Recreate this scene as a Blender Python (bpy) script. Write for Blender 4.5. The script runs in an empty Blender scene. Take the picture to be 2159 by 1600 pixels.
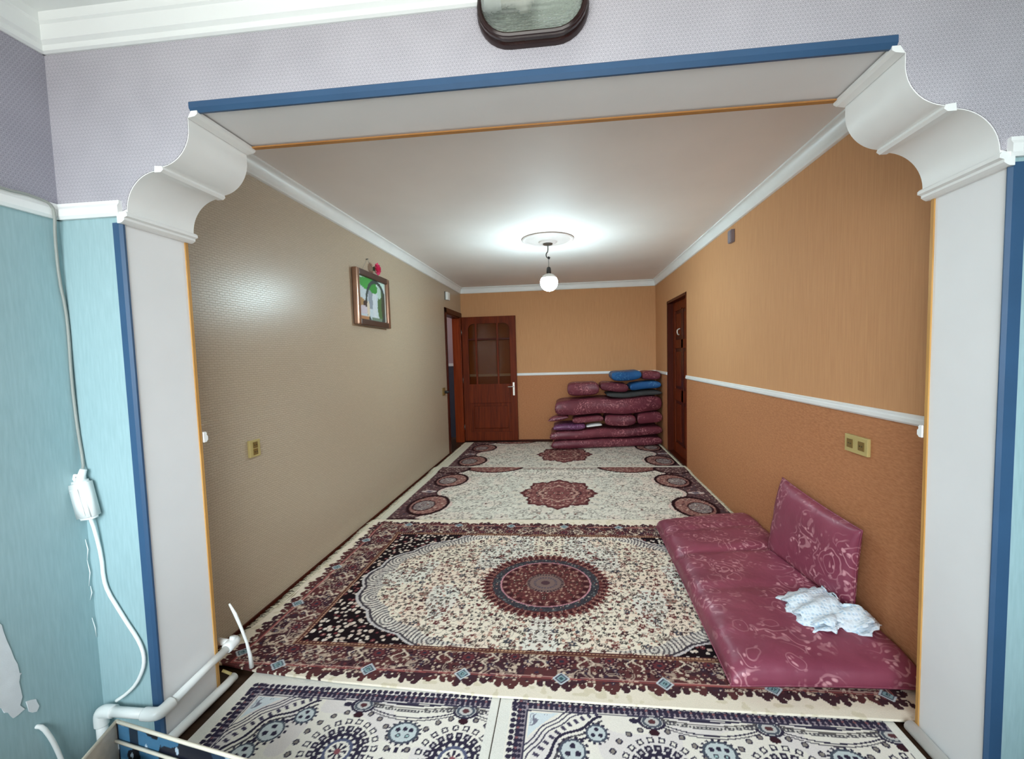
import bpy, bmesh, math, random
import numpy as np
from mathutils import Vector, Matrix

random.seed(7)
SC = bpy.context.scene
COL = SC.collection

# ------------------------------------------------------------------ camera
cam_d = bpy.data.cameras.new('camera')
cam = bpy.data.objects.new('camera', cam_d)
COL.objects.link(cam)
cam_d.sensor_fit = 'HORIZONTAL'
cam_d.sensor_width = 36.0
cam_d.lens = 36.0 * 919.58 / 2159.0
cam_d.shift_x = -22.8 / 2159.0
cam_d.shift_y = 8.0 / 2159.0
cam_d.clip_start = 0.02
_rt, _up, _bk = (0.99445291, 0.10169093, -0.02687665), (0.02031219, 0.06504667, 0.99767547), (0.10320278, -0.9926872, 0.06262028)
cam.matrix_world = Matrix(((_rt[0], _up[0], _bk[0], 1.552), (_rt[1], _up[1], _bk[1], -1.414), (_rt[2], _up[2], _bk[2], 1.4338), (0, 0, 0, 1)))
SC.camera = cam

# ------------------------------------------------------------------ world, lights, exposure
W = bpy.data.worlds.new('world')
SC.world = W
W.use_nodes = True
_wt = W.node_tree
_bg = _wt.nodes['Background']
_tc = _wt.nodes.new('ShaderNodeTexCoord'); _sp = _wt.nodes.new('ShaderNodeSeparateXYZ'); _rp = _wt.nodes.new('ShaderNodeValToRGB')
_mp = _wt.nodes.new('ShaderNodeMapRange'); _mp.inputs['From Min'].default_value = -1; _mp.inputs['From Max'].default_value = 1
_wt.links.new(_tc.outputs['Generated'], _sp.inputs[0]); _wt.links.new(_sp.outputs[2], _mp.inputs[0]); _wt.links.new(_mp.outputs[0], _rp.inputs[0])
# overcast sky over darker ground
_rp.color_ramp.elements[0].position = 0.47; _rp.color_ramp.elements[0].color = (0.37, 0.36, 0.345, 1)
_rp.color_ramp.elements[1].position = 0.53; _rp.color_ramp.elements[1].color = (0.86, 0.94, 1.0, 1)
_wt.links.new(_rp.outputs[0], _bg.inputs[0])
_bg.inputs[1].default_value = 19.2

def area(name, loc, rot, sx, sy, power, col):
    l = bpy.data.lights.new(name, 'AREA')
    l.shape = 'RECTANGLE'; l.size = sx; l.size_y = sy; l.energy = power; l.color = col
    o = bpy.data.objects.new(name, l); COL.objects.link(o)
    o.location = loc; o.rotation_euler = rot
    return o
# portal in the glazing of the front room, behind the camera: guides the sky light, adds none
_p = area('sky_portal', (1.30, -2.30, 1.655), (math.radians(90), 0, 0), 2.6, 1.81, 1, (1, 1, 1))
_p.data.cycles.is_portal = True
LAMP_STRENGTH = 245.0

SC.view_settings.view_transform = 'Standard'
SC.view_settings.look = 'None'
SC.view_settings.gamma = 1.0
SC.view_settings.use_curve_mapping = False
SC.view_settings.exposure = 0.0

# ------------------------------------------------------------------ helpers
def lin(c):
    return tuple(((v / 255.0) / 12.92 if v / 255.0 <= 0.04045 else ((v / 255.0 + 0.055) / 1.055) ** 2.4) for v in c)

def lin4(c):
    return lin(c) + (1.0,)

def obj(name, me, mat=None, parent=None, smooth=False):
    o = bpy.data.objects.new(name, me)
    COL.objects.link(o)
    if mat is not None:
        for m in (mat if isinstance(mat, (list, tuple)) else [mat]):
            me.materials.append(m)
    if parent is not None:
        o.parent = parent
    if smooth:
        me.polygons.foreach_set('use_smooth', [True] * len(me.polygons))
    return o

def from_bm(name, bm, mat=None, parent=None, smooth=False):
    me = bpy.data.meshes.new(name)
    bm.normal_update()
    bm.to_mesh(me); bm.free()
    return obj(name, me, mat, parent, smooth)

def struct(o, label=None):
    o['kind'] = 'structure'
    if label: o['label'] = label
    return o

def tag(o, label, cat, group=None, kind=None):
    o['label'] = label; o['category'] = cat
    if group: o['group'] = group
    if kind: o['kind'] = kind
    return o

def empty(name, loc=(0, 0, 0)):
    o = bpy.data.objects.new(name, None)
    o.empty_display_size = 0.05
    COL.objects.link(o); o.location = loc
    return o

def box_bm(bm, x0, x1, y0, y1, z0, z1, mat_index=0):
    vs = [bm.verts.new((x, y, z)) for z in (z0, z1) for y in (y0, y1) for x in (x0, x1)]
    fs = [(0, 2, 3, 1), (4, 5, 7, 6), (0, 1, 5, 4), (2, 6, 7, 3), (0, 4, 6, 2), (1, 3, 7, 5)]
    for f in fs:
        fc = bm.faces.new([vs[i] for i in f]); fc.material_index = mat_index
    return vs

def box(name, x0, x1, y0, y1, z0, z1, mat, parent=None, bevel=0.0, seg=2):
    bm = bmesh.new()
    off = parent_loc(parent)
    box_bm(bm, x0 - off[0], x1 - off[0], y0 - off[1], y1 - off[1], z0 - off[2], z1 - off[2])
    if bevel > 0:
        bmesh.ops.bevel(bm, geom=list(bm.edges), offset=bevel, segments=seg, affect='EDGES', profile=0.6)
    return from_bm(name, bm, mat, parent, bevel > 0 and seg > 2)

def parent_loc(p):
    v = Vector((0, 0, 0))
    while p is not None:
        v += p.location; p = p.parent
    return v

def prism(name, prof, axis, a0, a1, mat, parent=None, smooth=False):
    """Extrude a closed 2-D profile along an axis. prof is in the two remaining axes, in order."""
    bm = bmesh.new()
    off = parent_loc(parent)
    def P(p, a):
        if axis == 'x': v = (a, p[0], p[1])
        elif axis == 'y': v = (p[0], a, p[1])
        else: v = (p[0], p[1], a)
        return (v[0] - off[0], v[1] - off[1], v[2] - off[2])
    A = [bm.verts.new(P(p, a0)) for p in prof]
    B = [bm.verts.new(P(p, a1)) for p in prof]
    n = len(prof)
    bm.faces.new(A); bm.faces.new(B[::-1])
    for i in range(n):
        bm.faces.new([A[i], B[i], B[(i + 1) % n], A[(i + 1) % n]])
    bmesh.ops.recalc_face_normals(bm, faces=list(bm.faces))
    bmesh.ops.triangulate(bm, faces=[f for f in bm.faces if len(f.verts) > 4])
    o = from_bm(name, bm, mat, parent)
    if smooth:
        o.data.polygons.foreach_set('use_smooth', [True] * len(o.data.polygons))
        o.data.set_sharp_from_angle(angle=math.radians(35))
    return o

def tube(name, pts, r, mat, parent=None, n=10, radii=None, rounds=0, caps=True):
    """Sweep a circle along a polyline (optionally corner-rounded by Chaikin)."""
    P = [Vector(p) for p in pts]
    for _ in range(rounds):
        Q = [P[0]]
        for a, b in zip(P, P[1:]):
            Q += [a.lerp(b, 0.25), a.lerp(b, 0.75)]
        P = Q + [P[-1]]
    off = parent_loc(parent)
    bm = bmesh.new(); rings = []
    T = (P[1] - P[0]).normalized()
    N = T.orthogonal().normalized()
    for i, p in enumerate(P):
        if i == 0: t = (P[1] - P[0])
        elif i == len(P) - 1: t = (P[-1] - P[-2])
        else: t = (P[i + 1] - P[i]).normalized() + (P[i] - P[i - 1]).normalized()
        t = t.normalized() if t.length > 1e-9 else T
        N = (N - t * N.dot(t)); N = N.normalized() if N.length > 1e-6 else t.orthogonal().normalized()
        B = t.cross(N)
        rr = radii[i] if radii else r
        rings.append([bm.verts.new(p - off + (N * math.cos(2 * math.pi * k / n) + B * math.sin(2 * math.pi * k / n)) * rr) for k in range(n)])
        T = t
    for a, b in zip(rings, rings[1:]):
        for k in range(n):
            bm.faces.new([a[k], a[(k + 1) % n], b[(k + 1) % n], b[k]])
    if caps:
        bm.faces.new(rings[0][::-1]); bm.faces.new(rings[-1])
    o = from_bm(name, bm, mat, parent, True)
    return o

def lathe(name, prof, centre, mat, parent=None, n=32, axis='z'):
    """prof = [(radius, along)] swept round an axis through centre."""
    off = parent_loc(parent)
    bm = bmesh.new(); rings = []
    for r, h in prof:
        ring = []
        for k in range(n):
            a = 2 * math.pi * k / n; c, s = r * math.cos(a), r * math.sin(a)
            v = {'z': (c, s, h), 'x': (h, c, s), 'y': (c, h, s)}[axis]
            ring.append(bm.verts.new((v[0] + centre[0] - off[0], v[1] + centre[1] - off[1], v[2] + centre[2] - off[2])))
        rings.append(ring)
    for a, b in zip(rings, rings[1:]):
        for k in range(n):
            bm.faces.new([a[k], a[(k + 1) % n], b[(k + 1) % n], b[k]])
    bm.faces.new(rings[0][::-1]); bm.faces.new(rings[-1])
    bmesh.ops.remove_doubles(bm, verts=list(bm.verts), dist=1e-5)
    bmesh.ops.recalc_face_normals(bm, faces=list(bm.faces))
    o = from_bm(name, bm, mat, parent, True)
    o.data.set_sharp_from_angle(angle=math.radians(40))
    return o

# ------------------------------------------------------------------ node helpers
class NT:
    def __init__(self, name, rough=0.6, color=(200, 200, 200), spec=0.5, metal=0.0):
        self.m = bpy.data.materials.new(name); self.m.use_nodes = True
        self.t = self.m.node_tree
        self.b = self.t.nodes['Principled BSDF']
        self.b.inputs['Base Color'].default_value = lin4(color)
        self.b.inputs['Roughness'].default_value = rough
        self.b.inputs['Specular IOR Level'].default_value = spec
        self.b.inputs['Metallic'].default_value = metal
        self._co = None
    def n(self, typ, **kw):
        nd = self.t.nodes.new(typ)
        for k, v in kw.items():
            if k in nd.inputs: self.put(nd, k, v)
            else: setattr(nd, k, v)
        return nd
    def put(self, nd, k, v):
        if isinstance(v, bpy.types.NodeSocket): self.t.links.new(v, nd.inputs[k])
        else: nd.inputs[k].default_value = v
    def co(self, scale=(1, 1, 1), rot=(0, 0, 0), kind='Object'):
        tc = self.n('ShaderNodeTexCoord')
        mp = self.n('ShaderNodeMapping')
        mp.inputs['Scale'].default_value = scale
        mp.inputs['Rotation'].default_value = rot
        self.t.links.new(tc.outputs[kind], mp.inputs['Vector'])
        return mp.outputs['Vector']
    def noise(self, v, scale, detail=3, rough=0.5, dist=0.0):
        nd = self.n('ShaderNodeTexNoise', Scale=scale, Detail=detail, Roughness=rough, Distortion=dist)
        self.t.links.new(v, nd.inputs['Vector'])
        return nd.outputs['Fac']
    def vor(self, v, scale, feature='F1', rnd=1.0, out='Distance'):
        nd = self.n('ShaderNodeTexVoronoi'); nd.feature = feature
        nd.inputs['Scale'].default_value = scale; nd.inputs['Randomness'].default_value = rnd
        self.t.links.new(v, nd.inputs['Vector'])
        return nd.outputs[out]
    def ramp(self, f, stops, interp='LINEAR'):
        nd = self.n('ShaderNodeValToRGB'); cr = nd.color_ramp; cr.interpolation = interp
        while len(cr.elements) > 1: cr.elements.remove(cr.elements[-1])
        cr.elements[0].position = stops[0][0]; cr.elements[0].color = stops[0][1]
        for p, c in stops[1:]:
            e = cr.elements.new(p); e.color = c
        self.t.links.new(f, nd.inputs['Fac'])
        return nd.outputs['Color']
    def cramp(self, f, stops, interp='LINEAR'):
        return self.ramp(f, [(p, lin4(c)) for p, c in stops], interp)
    def vramp(self, f, stops, interp='LINEAR'):
        return self.ramp(f, [(p, (c, c, c, 1)) for p, c in stops], interp)
    def math(self, op, a, b=0.0, clamp=False):
        nd = self.n('ShaderNodeMath'); nd.operation = op; nd.use_clamp = clamp
        for i, x in enumerate((a, b)):
            if isinstance(x, bpy.types.NodeSocket): self.t.links.new(x, nd.inputs[i])
            else: nd.inputs[i].default_value = x
        return nd.outputs[0]
    def mix(self, f, a, b, blend='MIX'):
        nd = self.n('ShaderNodeMix'); nd.data_type = 'RGBA'; nd.blend_type = blend
        for k, x in ((0, f), (6, a), (7, b)):
            if isinstance(x, bpy.types.NodeSocket): self.t.links.new(x, nd.inputs[k])
            elif k == 0: nd.inputs[k].default_value = x
            else: nd.inputs[k].default_value = lin4(x)
        return nd.outputs[2]
    def color(self, s): self.t.links.new(s, self.b.inputs['Base Color']); return self
    def rough(self, s): self.t.links.new(s, self.b.inputs['Roughness']); return self
    def bump(self, h, strength=0.3, dist=0.002):
        nd = self.n('ShaderNodeBump', Strength=strength, Distance=dist)
        self.t.links.new(h, nd.inputs['Height'])
        self.t.links.new(nd.outputs['Normal'], self.b.inputs['Normal'])
        return self

# ------------------------------------------------------------------ materials
def m_plain(name, col, rough=0.6, var=0.04, scale=6.0, bump=0.05, spec=0.5, metal=0.0):
    t = NT(name, rough, col, spec, metal)
    v = t.co()
    f = t.noise(v, scale, 4)
    lo = tuple(max(0, c * (1 - var)) for c in col); hi = tuple(min(255, c * (1 + var)) for c in col)
    t.color(t.cramp(f, [(0.3, lo), (0.7, hi)]))
    if bump: t.bump(t.noise(v, scale * 25, 3), bump, 0.001)
    return t.m

def m_hexpaper(name, lo, hi, axis=0, pitch=0.0135):
    """Wallpaper of tiny rings on a hexagonal lattice; axis = the horizontal axis of the wall."""
    t = NT(name, 0.55, lo, 0.35)
    tc = t.n('ShaderNodeTexCoord'); sp = t.n('ShaderNodeSeparateXYZ')
    t.t.links.new(tc.outputs['Object'], sp.inputs[0])
    nz = t.n('ShaderNodeTexNoise', Scale=30.0, Detail=1.0); t.t.links.new(tc.outputs['Object'], nz.inputs['Vector'])
    wob = t.math('MULTIPLY', t.math('SUBTRACT', nz.outputs['Fac'], 0.5), 0.26)
    u = t.math('ADD', t.math('MULTIPLY', sp.outputs[axis], 1 / pitch), wob)
    v = t.math('ADD', t.math('MULTIPLY', sp.outputs[2], 1 / (pitch * 1.732)), wob)
    ds = []
    for o in (0.0, 0.5):
        fu = t.math('SUBTRACT', t.math('FRACT', t.math('ADD', u, o)), 0.5)
        fv = t.math('MULTIPLY', t.math('SUBTRACT', t.math('FRACT', t.math('ADD', v, o)), 0.5), 1.732)
        ds.append(t.math('SQRT', t.math('ADD', t.math('MULTIPLY', fu, fu), t.math('MULTIPLY', fv, fv))))
    d = t.math('MINIMUM', ds[0], ds[1])
    f = t.vramp(d, [(0.0, 1.0), (0.12, 0.95), (0.22, 0.35), (0.31, 0.70), (0.41, 0.85), (0.49, 0.45), (0.56, 0.22)])
    f2 = t.mix(0.12, f, t.vramp(t.noise(t.co(), 5, 2), [(0.35, 0.2), (0.65, 0.9)]))
    t.color(t.mix(f2, lo, hi))
    t.bump(f, 0.3, 0.001)
    return t.m

def m_beige_paper(name):
    # beige embossed wallpaper of small staggered dashes, satin
    t = NT(name, 0.31, (170, 152, 128), 0.6)
    tc = t.n('ShaderNodeTexCoord'); sp = t.n('ShaderNodeSeparateXYZ'); cb = t.n('ShaderNodeCombineXYZ')
    t.t.links.new(tc.outputs['Object'], sp.inputs[0])
    t.t.links.new(sp.outputs[1], cb.inputs[0]); t.t.links.new(sp.outputs[2], cb.inputs[1])
    br = t.n('ShaderNodeTexBrick')
    br.inputs['Scale'].default_value = 1.0
    br.inputs['Brick Width'].default_value = 0.034; br.inputs['Row Height'].default_value = 0.0125
    br.inputs['Mortar Size'].default_value = 0.0022; br.inputs['Mortar Smooth'].default_value = 0.6
    br.inputs['Color1'].default_value = lin4((194, 176, 152)); br.inputs['Color2'].default_value = lin4((189, 171, 147))
    br.inputs['Mortar'].default_value = lin4((176, 157, 134))
    wv = t.n('ShaderNodeVectorMath'); wv.operation = 'ADD'
    nz = t.n('ShaderNodeTexNoise', Scale=38.0, Detail=2.0)
    sc = t.n('ShaderNodeVectorMath'); sc.operation = 'SCALE'; sc.inputs['Scale'].default_value = 0.012
    t.t.links.new(cb.outputs[0], nz.inputs['Vector']); t.t.links.new(nz.outputs['Color'], sc.inputs[0])
    t.t.links.new(cb.outputs[0], wv.inputs[0]); t.t.links.new(sc.outputs[0], wv.inputs[1])
    t.t.links.new(wv.outputs[0], br.inputs['Vector'])
    t.color(br.outputs['Color'])
    h = t.math('SUBTRACT', 1.0, br.outputs['Fac'])
    t.bump(h, 0.5, 0.0012)
    return t.m

def m_streak(name, lo, hi, axis_scale, rough=0.5):
    t = NT(name, rough, lo, 0.2)
    v = t.co(axis_scale)
    f = t.noise(v, 6.0, 4, 0.6)
    g = t.noise(t.co((1, 1, 1)), 1.3, 2)
    c = t.cramp(f, [(0.3, lo), (0.7, hi)])
    c2 = t.mix(t.vramp(g, [(0.3, 0.0), (0.7, 0.25)]), c, hi)
    t.color(c2); t.bump(f, 0.4, 0.0015)
    return t.m

def m_teal(name):
    t = NT(name, 0.55, (140, 190, 190), 0.35)
    v = t.co((60, 60, 6))
    f = t.noise(v, 2.0, 3)
    g = t.noise(t.co(), 2.2, 3)
    c = t.cramp(f, [(0.3, (148, 176, 180)), (0.7, (159, 187, 191))])
    t.color(t.mix(t.vramp(g, [(0.35, 0.0), (0.75, 0.3)]), c, (166, 192, 196)))
    t.bump(f, 0.15, 0.001)
    return t.m

def m_wood(name, dark, light, axis=2, rough=0.32, scale=9.0):
    t = NT(name, rough, light, 0.12)
    s = [scale * 2.2] * 3; s[axis] = scale * 0.12
    v = t.co(tuple(s))
    f = t.noise(v, 1.6, 5, 0.6, 0.8)
    t.color(t.cramp(f, [(0.28, dark), (0.5, tuple((a + b) / 2 for a, b in zip(dark, light))), (0.75, light)]))
    t.bump(f, 0.12, 0.001)
    return t.m

def m_attr(name, rough=0.9, bump=0.6, fuzz=220.0, spec=0.15):
    t = NT(name, rough, (200, 190, 170), spec)
    a = t.n('ShaderNodeAttribute'); a.attribute_name = 'Col'
    v = t.co()
    f = t.noise(v, fuzz, 2)
    dk = t.vramp(f, [(0.25, 0.88), (0.75, 1.0)])
    t.color(t.mix(1.0, a.outputs['Color'], dk, 'MULTIPLY'))
    t.bump(f, bump, 0.002)
    return t.m

def m_damask(name, base, dark, sheen):
    """Satin jacquard with paisley curls: warped concentric rings broken into leaves, shinier than the ground."""
    t = NT(name, 0.42, base, 0.5)
    v = t.co((1, 1, 1))
    wn = t.n('ShaderNodeTexNoise', Scale=7.0, Detail=2.0)
    t.t.links.new(v, wn.inputs['Vector'])
    sc = t.n('ShaderNodeVectorMath'); sc.operation = 'SCALE'; sc.inputs['Scale'].default_value = 0.11
    ad = t.n('ShaderNodeVectorMath'); ad.operation = 'ADD'
    t.t.links.new(wn.outputs['Color'], sc.inputs[0]); t.t.links.new(v, ad.inputs[0]); t.t.links.new(sc.outputs[0], ad.inputs[1])
    d = t.vor(ad.outputs[0], 6.5, 'F1', 0.75)
    rings = t.math('SINE', t.math('MULTIPLY', d, 30.0))
    rings = t.vramp(rings, [(0.70, 0.0), (0.95, 1.0)])
    leaf = t.vor(ad.outputs[0], 30.0, 'F1', 1.0)
    leaf = t.vramp(leaf, [(0.20, 1.0), (0.36, 0.0)])
    core = t.vramp(d, [(0.10, 1.0), (0.34, 0.25), (0.42, 0.0)])
    msk = t.vramp(t.noise(v, 5.0, 2), [(0.46, 0.0), (0.6, 1.0)])
    f = t.math('MULTIPLY', t.math('MAXIMUM', t.math('MULTIPLY', rings, 0.55), leaf), t.math('MAXIMUM', core, msk), True)
    g = t.noise(v, 3.0, 3)
    ground = t.cramp(g, [(0.3, dark), (0.7, base)])
    t.color(t.mix(t.math('MULTIPLY', f, 0.85), ground, sheen))
    t.rough(t.vramp(f, [(0.0, 0.46), (1.0, 0.30)]))
    wr = t.noise(v, 14.0, 3, 0.5, 0.6)
    h = t.math('ADD', t.math('MULTIPLY', wr, 1.0), t.math('MULTIPLY', f, 0.15))
    t.bump(h, 0.35, 0.012)
    t.b.inputs['Sheen Weight'].default_value = 0.0
    return t.m

M = {}
M['plaster'] = m_plain('white_plaster', (232, 230, 226), 0.55, 0.012, 3.0, 0.04)
M['ceiling'] = m_plain('ceiling_paint', (238, 230, 225), 0.7, 0.012, 2.0, 0.03)
M['ceiling_front'] = m_plain('front_ceiling_paint', (236, 238, 236), 0.6, 0.01, 2.0, 0.02)
M['trim'] = m_plain('white_trim', (240, 240, 238), 0.4, 0.012, 5.0, 0.02)
M['jamb'] = m_plain('jamb_paint', (234, 233, 233), 0.5, 0.012, 3.0, 0.03)
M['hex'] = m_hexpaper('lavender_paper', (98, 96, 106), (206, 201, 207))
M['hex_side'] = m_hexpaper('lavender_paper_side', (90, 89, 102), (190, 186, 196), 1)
M['teal'] = m_teal('teal_paper')
M['beige'] = m_beige_paper('beige_paper')
M['tan'] = m_streak('tan_streaked_paper', (196, 143, 100), (208, 156, 111), (16, 16, 0.7), 0.75)
M['terra'] = m_streak('terracotta_stippled_paper', (168, 110, 73), (194, 134, 93), (6, 6, 22), 0.8)
M['blue'] = m_plain('blue_corner_trim', (50, 82, 116), 0.4, 0.03, 6.0, 0.02)
M['oak'] = m_wood('oak_corner_trim', (176, 126, 66), (206, 160, 98), 2, 0.4)
M['oak_x'] = m_wood('oak_lintel_trim', (160, 108, 58), (190, 138, 84), 0, 0.4)
M['door'] = m_wood('red_brown_wood', (80, 29, 12), (124, 50, 20), 2, 0.5)
M['door_dark'] = m_wood('dark_red_wood', (56, 20, 11), (88, 32, 18), 2, 0.35)
M['frame_orange'] = m_wood('orange_varnished_wood', (104, 38, 16), (142, 60, 28), 2, 0.3)
M['floor'] = m_wood('dark_floorboards', (44, 30, 22), (70, 50, 36), 0, 0.4)
M['mauve'] = m_plain('mauve_paper', (178, 156, 162), 0.6, 0.02)
M['navy'] = m_plain('dark_slate_paper', (64, 66, 82), 0.6, 0.03)
M['rug'] = m_attr('rug_pile', 0.95, 0.7, 260.0, 0.08)
M['print'] = m_attr('printed_card', 0.4, 0.05, 60.0, 0.4)
M['cream_yarn'] = m_plain('cream_yarn', (214, 204, 178), 0.9, 0.06, 30.0, 0.2)
M['damask'] = m_damask('burgundy_damask', (146, 70, 90), (124, 54, 74), (216, 160, 166))
M['damask2'] = m_damask('dark_burgundy_damask', (118, 52, 64), (92, 38, 50), (196, 128, 132))
M['damask_plum'] = m_damask('plum_damask', (108, 56, 92), (84, 40, 74), (170, 118, 160))
M['blue_satin'] = m_damask('blue_satin', (44, 104, 160), (32, 80, 134), (110, 172, 214))
M['charcoal'] = m_plain('charcoal_cloth', (64, 64, 64), 0.85, 0.08, 12.0, 0.3)
M['pvc'] = m_plain('white_plastic', (240, 241, 238), 0.35, 0.01, 6.0, 0.02)
M['cable_grey'] = m_plain('grey_cable_sheath', (150, 152, 146), 0.5, 0.03)
M['ivory'] = m_plain('yellowed_plastic', (188, 168, 110), 0.4, 0.03)
M['ivory_dark'] = m_plain('brown_plastic', (122, 96, 48), 0.4, 0.03)
M['black'] = m_plain('black_plastic', (24, 22, 22), 0.4, 0.03)
M['greybox'] = m_plain('mauve_grey_plastic', (134, 124, 132), 0.5, 0.03)
M['lamp_brown'] = m_plain('brown_glazed_plastic', (42, 22, 20), 0.22, 0.15, 8.0, 0.05)
M['rosette'] = m_plain('rosette_plaster', (202, 188, 182), 0.6, 0.02)
M['metal'] = m_plain('grey_metal', (120, 118, 114), 0.35, 0.04, 10, 0.02, 0.5, 0.9)
M['bronze'] = m_plain('bronze_frame', (150, 116, 96), 0.28, 0.06, 8, 0.05, 0.5, 0.75)
M['bronze_dark'] = m_plain('dark_bronze_frame', (70, 44, 32), 0.4, 0.06, 8, 0.05)
M['reflector'] = m_plain('dull_reflector', (200, 202, 197), 0.4, 0.05)
M['pink'] = m_plain('pink_petals', (232, 70, 120), 0.6, 0.08, 20)
M['leafgreen'] = m_plain('dark_green_leaf', (50, 80, 46), 0.6, 0.08, 20)
M['card'] = m_plain('beige_card', (206, 188, 168), 0.8, 0.03)
M['card_edge'] = m_plain('cream_piping', (222, 212, 194), 0.8, 0.03)
M['bag'] = m_plain('pale_bag', (222, 218, 204), 0.6, 0.04, 8, 0.2)
M['plasterbare'] = m_plain('bare_plaster', (226, 228, 230), 0.8, 0.03, 14, 0.3)
M['chrome'] = m_plain('pale_metal_handle', (214, 206, 196), 0.3, 0.02, 6, 0.0, 0.5, 0.6)

def m_cloth_white():
    t = NT('white_knit_cloth', 0.9, (216, 230, 240), 0.2)
    v = t.co()
    f = t.vor(v, 62, 'F1', 0.5)
    g = t.noise(v, 9, 2)
    c = t.cramp(f, [(0.1, (176, 204, 226)), (0.5, (226, 236, 243))])
    t.color(t.mix(t.vramp(g, [(0.5, 0.0), (0.8, 0.5)]), c, (236, 234, 238)))
    t.bump(f, 0.8, 0.004)
    return t.m
M['towel'] = m_cloth_white()

def m_glass(name, tint, rough=0.05, refl=0.9):
    m = bpy.data.materials.new(name); m.use_nodes = True
    t = m.node_tree; t.nodes.clear()
    out = t.nodes.new('ShaderNodeOutputMaterial'); mx = t.nodes.new('ShaderNodeMixShader')
    tr = t.nodes.new('ShaderNodeBsdfTransparent'); gl = t.nodes.new('ShaderNodeBsdfGlossy'); fr = t.nodes.new('ShaderNodeFresnel')
    tr.inputs[0].default_value = tint; gl.inputs['Roughness'].default_value = rough; fr.inputs[0].default_value = 1.5
    gl.inputs[0].default_value = (refl, refl, refl, 1)
    t.links.new(fr.outputs[0], mx.inputs[0]); t.links.new(tr.outputs[0], mx.inputs[1]); t.links.new(gl.outputs[0], mx.inputs[2])
    t.links.new(mx.outputs[0], out.inputs[0])
    return m
M['pane'] = m_glass('door_glass', (0.68, 0.56, 0.46, 1), 0.12, 0.30)
M['window_glass'] = m_glass('window_glass', (0.95, 0.97, 0.97, 1))

def m_ribbed_glass():
    t = NT('ribbed_glass', 0.10, (214, 220, 214), 0.5)
    t.b.inputs['Transmission Weight'].default_value = 0.9
    t.b.inputs['IOR'].default_value = 1.28
    v = t.co()
    f = t.vor(v, 95, 'F1', 0.25)
    t.bump(f, 0.6, 0.004)
    return t.m
M['ribbed'] = m_ribbed_glass()

def m_emit(name, col, s):
    m = bpy.data.materials.new(name); m.use_nodes = True
    t = m.node_tree
    b = t.nodes['Principled BSDF']
    b.inputs['Emission Color'].default_value = col; b.inputs['Emission Strength'].default_value = s
    b.inputs['Base Color'].default_value = (0.9, 0.9, 0.9, 1)
    return m
M['bulb'] = m_emit('lit_bulb', (0.68, 0.92, 1.0, 1), LAMP_STRENGTH)
M['bulb_off'] = m_plain('opal_bulb', (240, 238, 228), 0.25, 0.01, 6, 0)

# ------------------------------------------------------------------ room numbers
XL, XR, YB, H = -0.226, 2.980, 5.864, 2.600
WO, T, HS = 2.818, 0.271, 2.292
FXL, FXR, FYB, FH = -0.241, 3.60, -2.25, 2.640
ZR0, ZR1 = 1.958, 2.012           # white rail of the front room
DADO = 1.125
CW = 0.12                          # wall thickness


# ------------------------------------------------------------------ the setting
struct(box('floor', -2.2, FXR + .2, FYB - .15, 7.0, -0.10, 0.0, M['floor']), 'dark brown boarded floor under the rugs')

# ceilings
struct(box('ceiling', XL - CW, XR + CW, T - 0.02, YB + CW, H, H + 0.10, M['ceiling']), 'pinkish white painted ceiling of the carpeted room')
struct(box('ceiling_front', FXL - CW, FXR + CW, FYB - CW, 0.02, FH, FH + 0.10, M['ceiling_front']), 'white ceiling of the front room')

# left wall of the long room, with the far-left doorway (y 4.90 - 5.78, z < 2.10)
DL0, DL1, DLZ = 4.92, 5.775, 2.105
def box_multi(name, boxes, mat, parent=None):
    bm = bmesh.new(); off = parent_loc(parent)
    for b in boxes:
        box_bm(bm, b[0] - off[0], b[1] - off[0], b[2] - off[1], b[3] - off[1], b[4] - off[2], b[5] - off[2])
    return from_bm(name, bm, mat, parent)
struct(box_multi('wall_left', [(XL - CW, XL, T, DL0, 0, H), (XL - CW, XL, DL0, DL1, DLZ, H), (XL - CW, XL, DL1, YB + .3, 0, H)], M['beige']),
       'beige wall with small embossed dashes and a satin sheen')
# right wall: doorway y 4.03 - 5.05
DR0, DR1, DRZ = 4.03, 5.05, 2.145
wr = struct(box_multi('wall_right', [(XR, XR + CW, T, DR0, DADO, H), (XR, XR + CW, DR0, DR1, DRZ, H), (XR, XR + CW, DR1, YB + .1, DADO, H)], M['tan']),
            'tan streaked wall on the right above the white dado rail')
box_multi('lower_wallpaper', [(XR, XR + CW, T, DR0, 0, DADO), (XR, XR + CW, DR1, YB + .1, 0, DADO)], M['terra'], wr)['label'] = 'terracotta stippled paper below the rail'
wb = struct(box('wall_back', XL - CW, XR + CW, YB, YB + CW, DADO, H, M['tan']), 'tan back wall behind the wooden door and bedding')
box('lower_wallpaper', XL - CW, XR + CW, YB, YB + CW, 0, DADO, M['terra'], wb)['label'] = 'terracotta paper below the rail'

# the arch wall: polygon with a scrolled opening, front faces papered
def bracket_curve(n=14):
    """Scrolled corbel profile in (inset from jamb, height), from the lintel down to the jamb."""
    P = [(0.300, HS), (0.300, 2.276), (0.284, 2.272)]
    c = (0.160, 2.240)
    for i in range(n + 1):
        a = math.radians(4 - 90 * i / n)
        P.append((c[0] + 0.124 * math.cos(a), c[1] + 0.124 * math.sin(a)))
    P += [(0.160, 2.106), (0.150, 2.106)]
    c = (0.160, 1.972)
    for i in range(n + 1):
        a = math.radians(96 + 80 * i / n)
        P.append((c[0] + 0.132 * math.cos(a), c[1] + 0.134 * math.sin(a)))
    P += [(0.028, 1.972)]
    return P
BC = bracket_curve()

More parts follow.
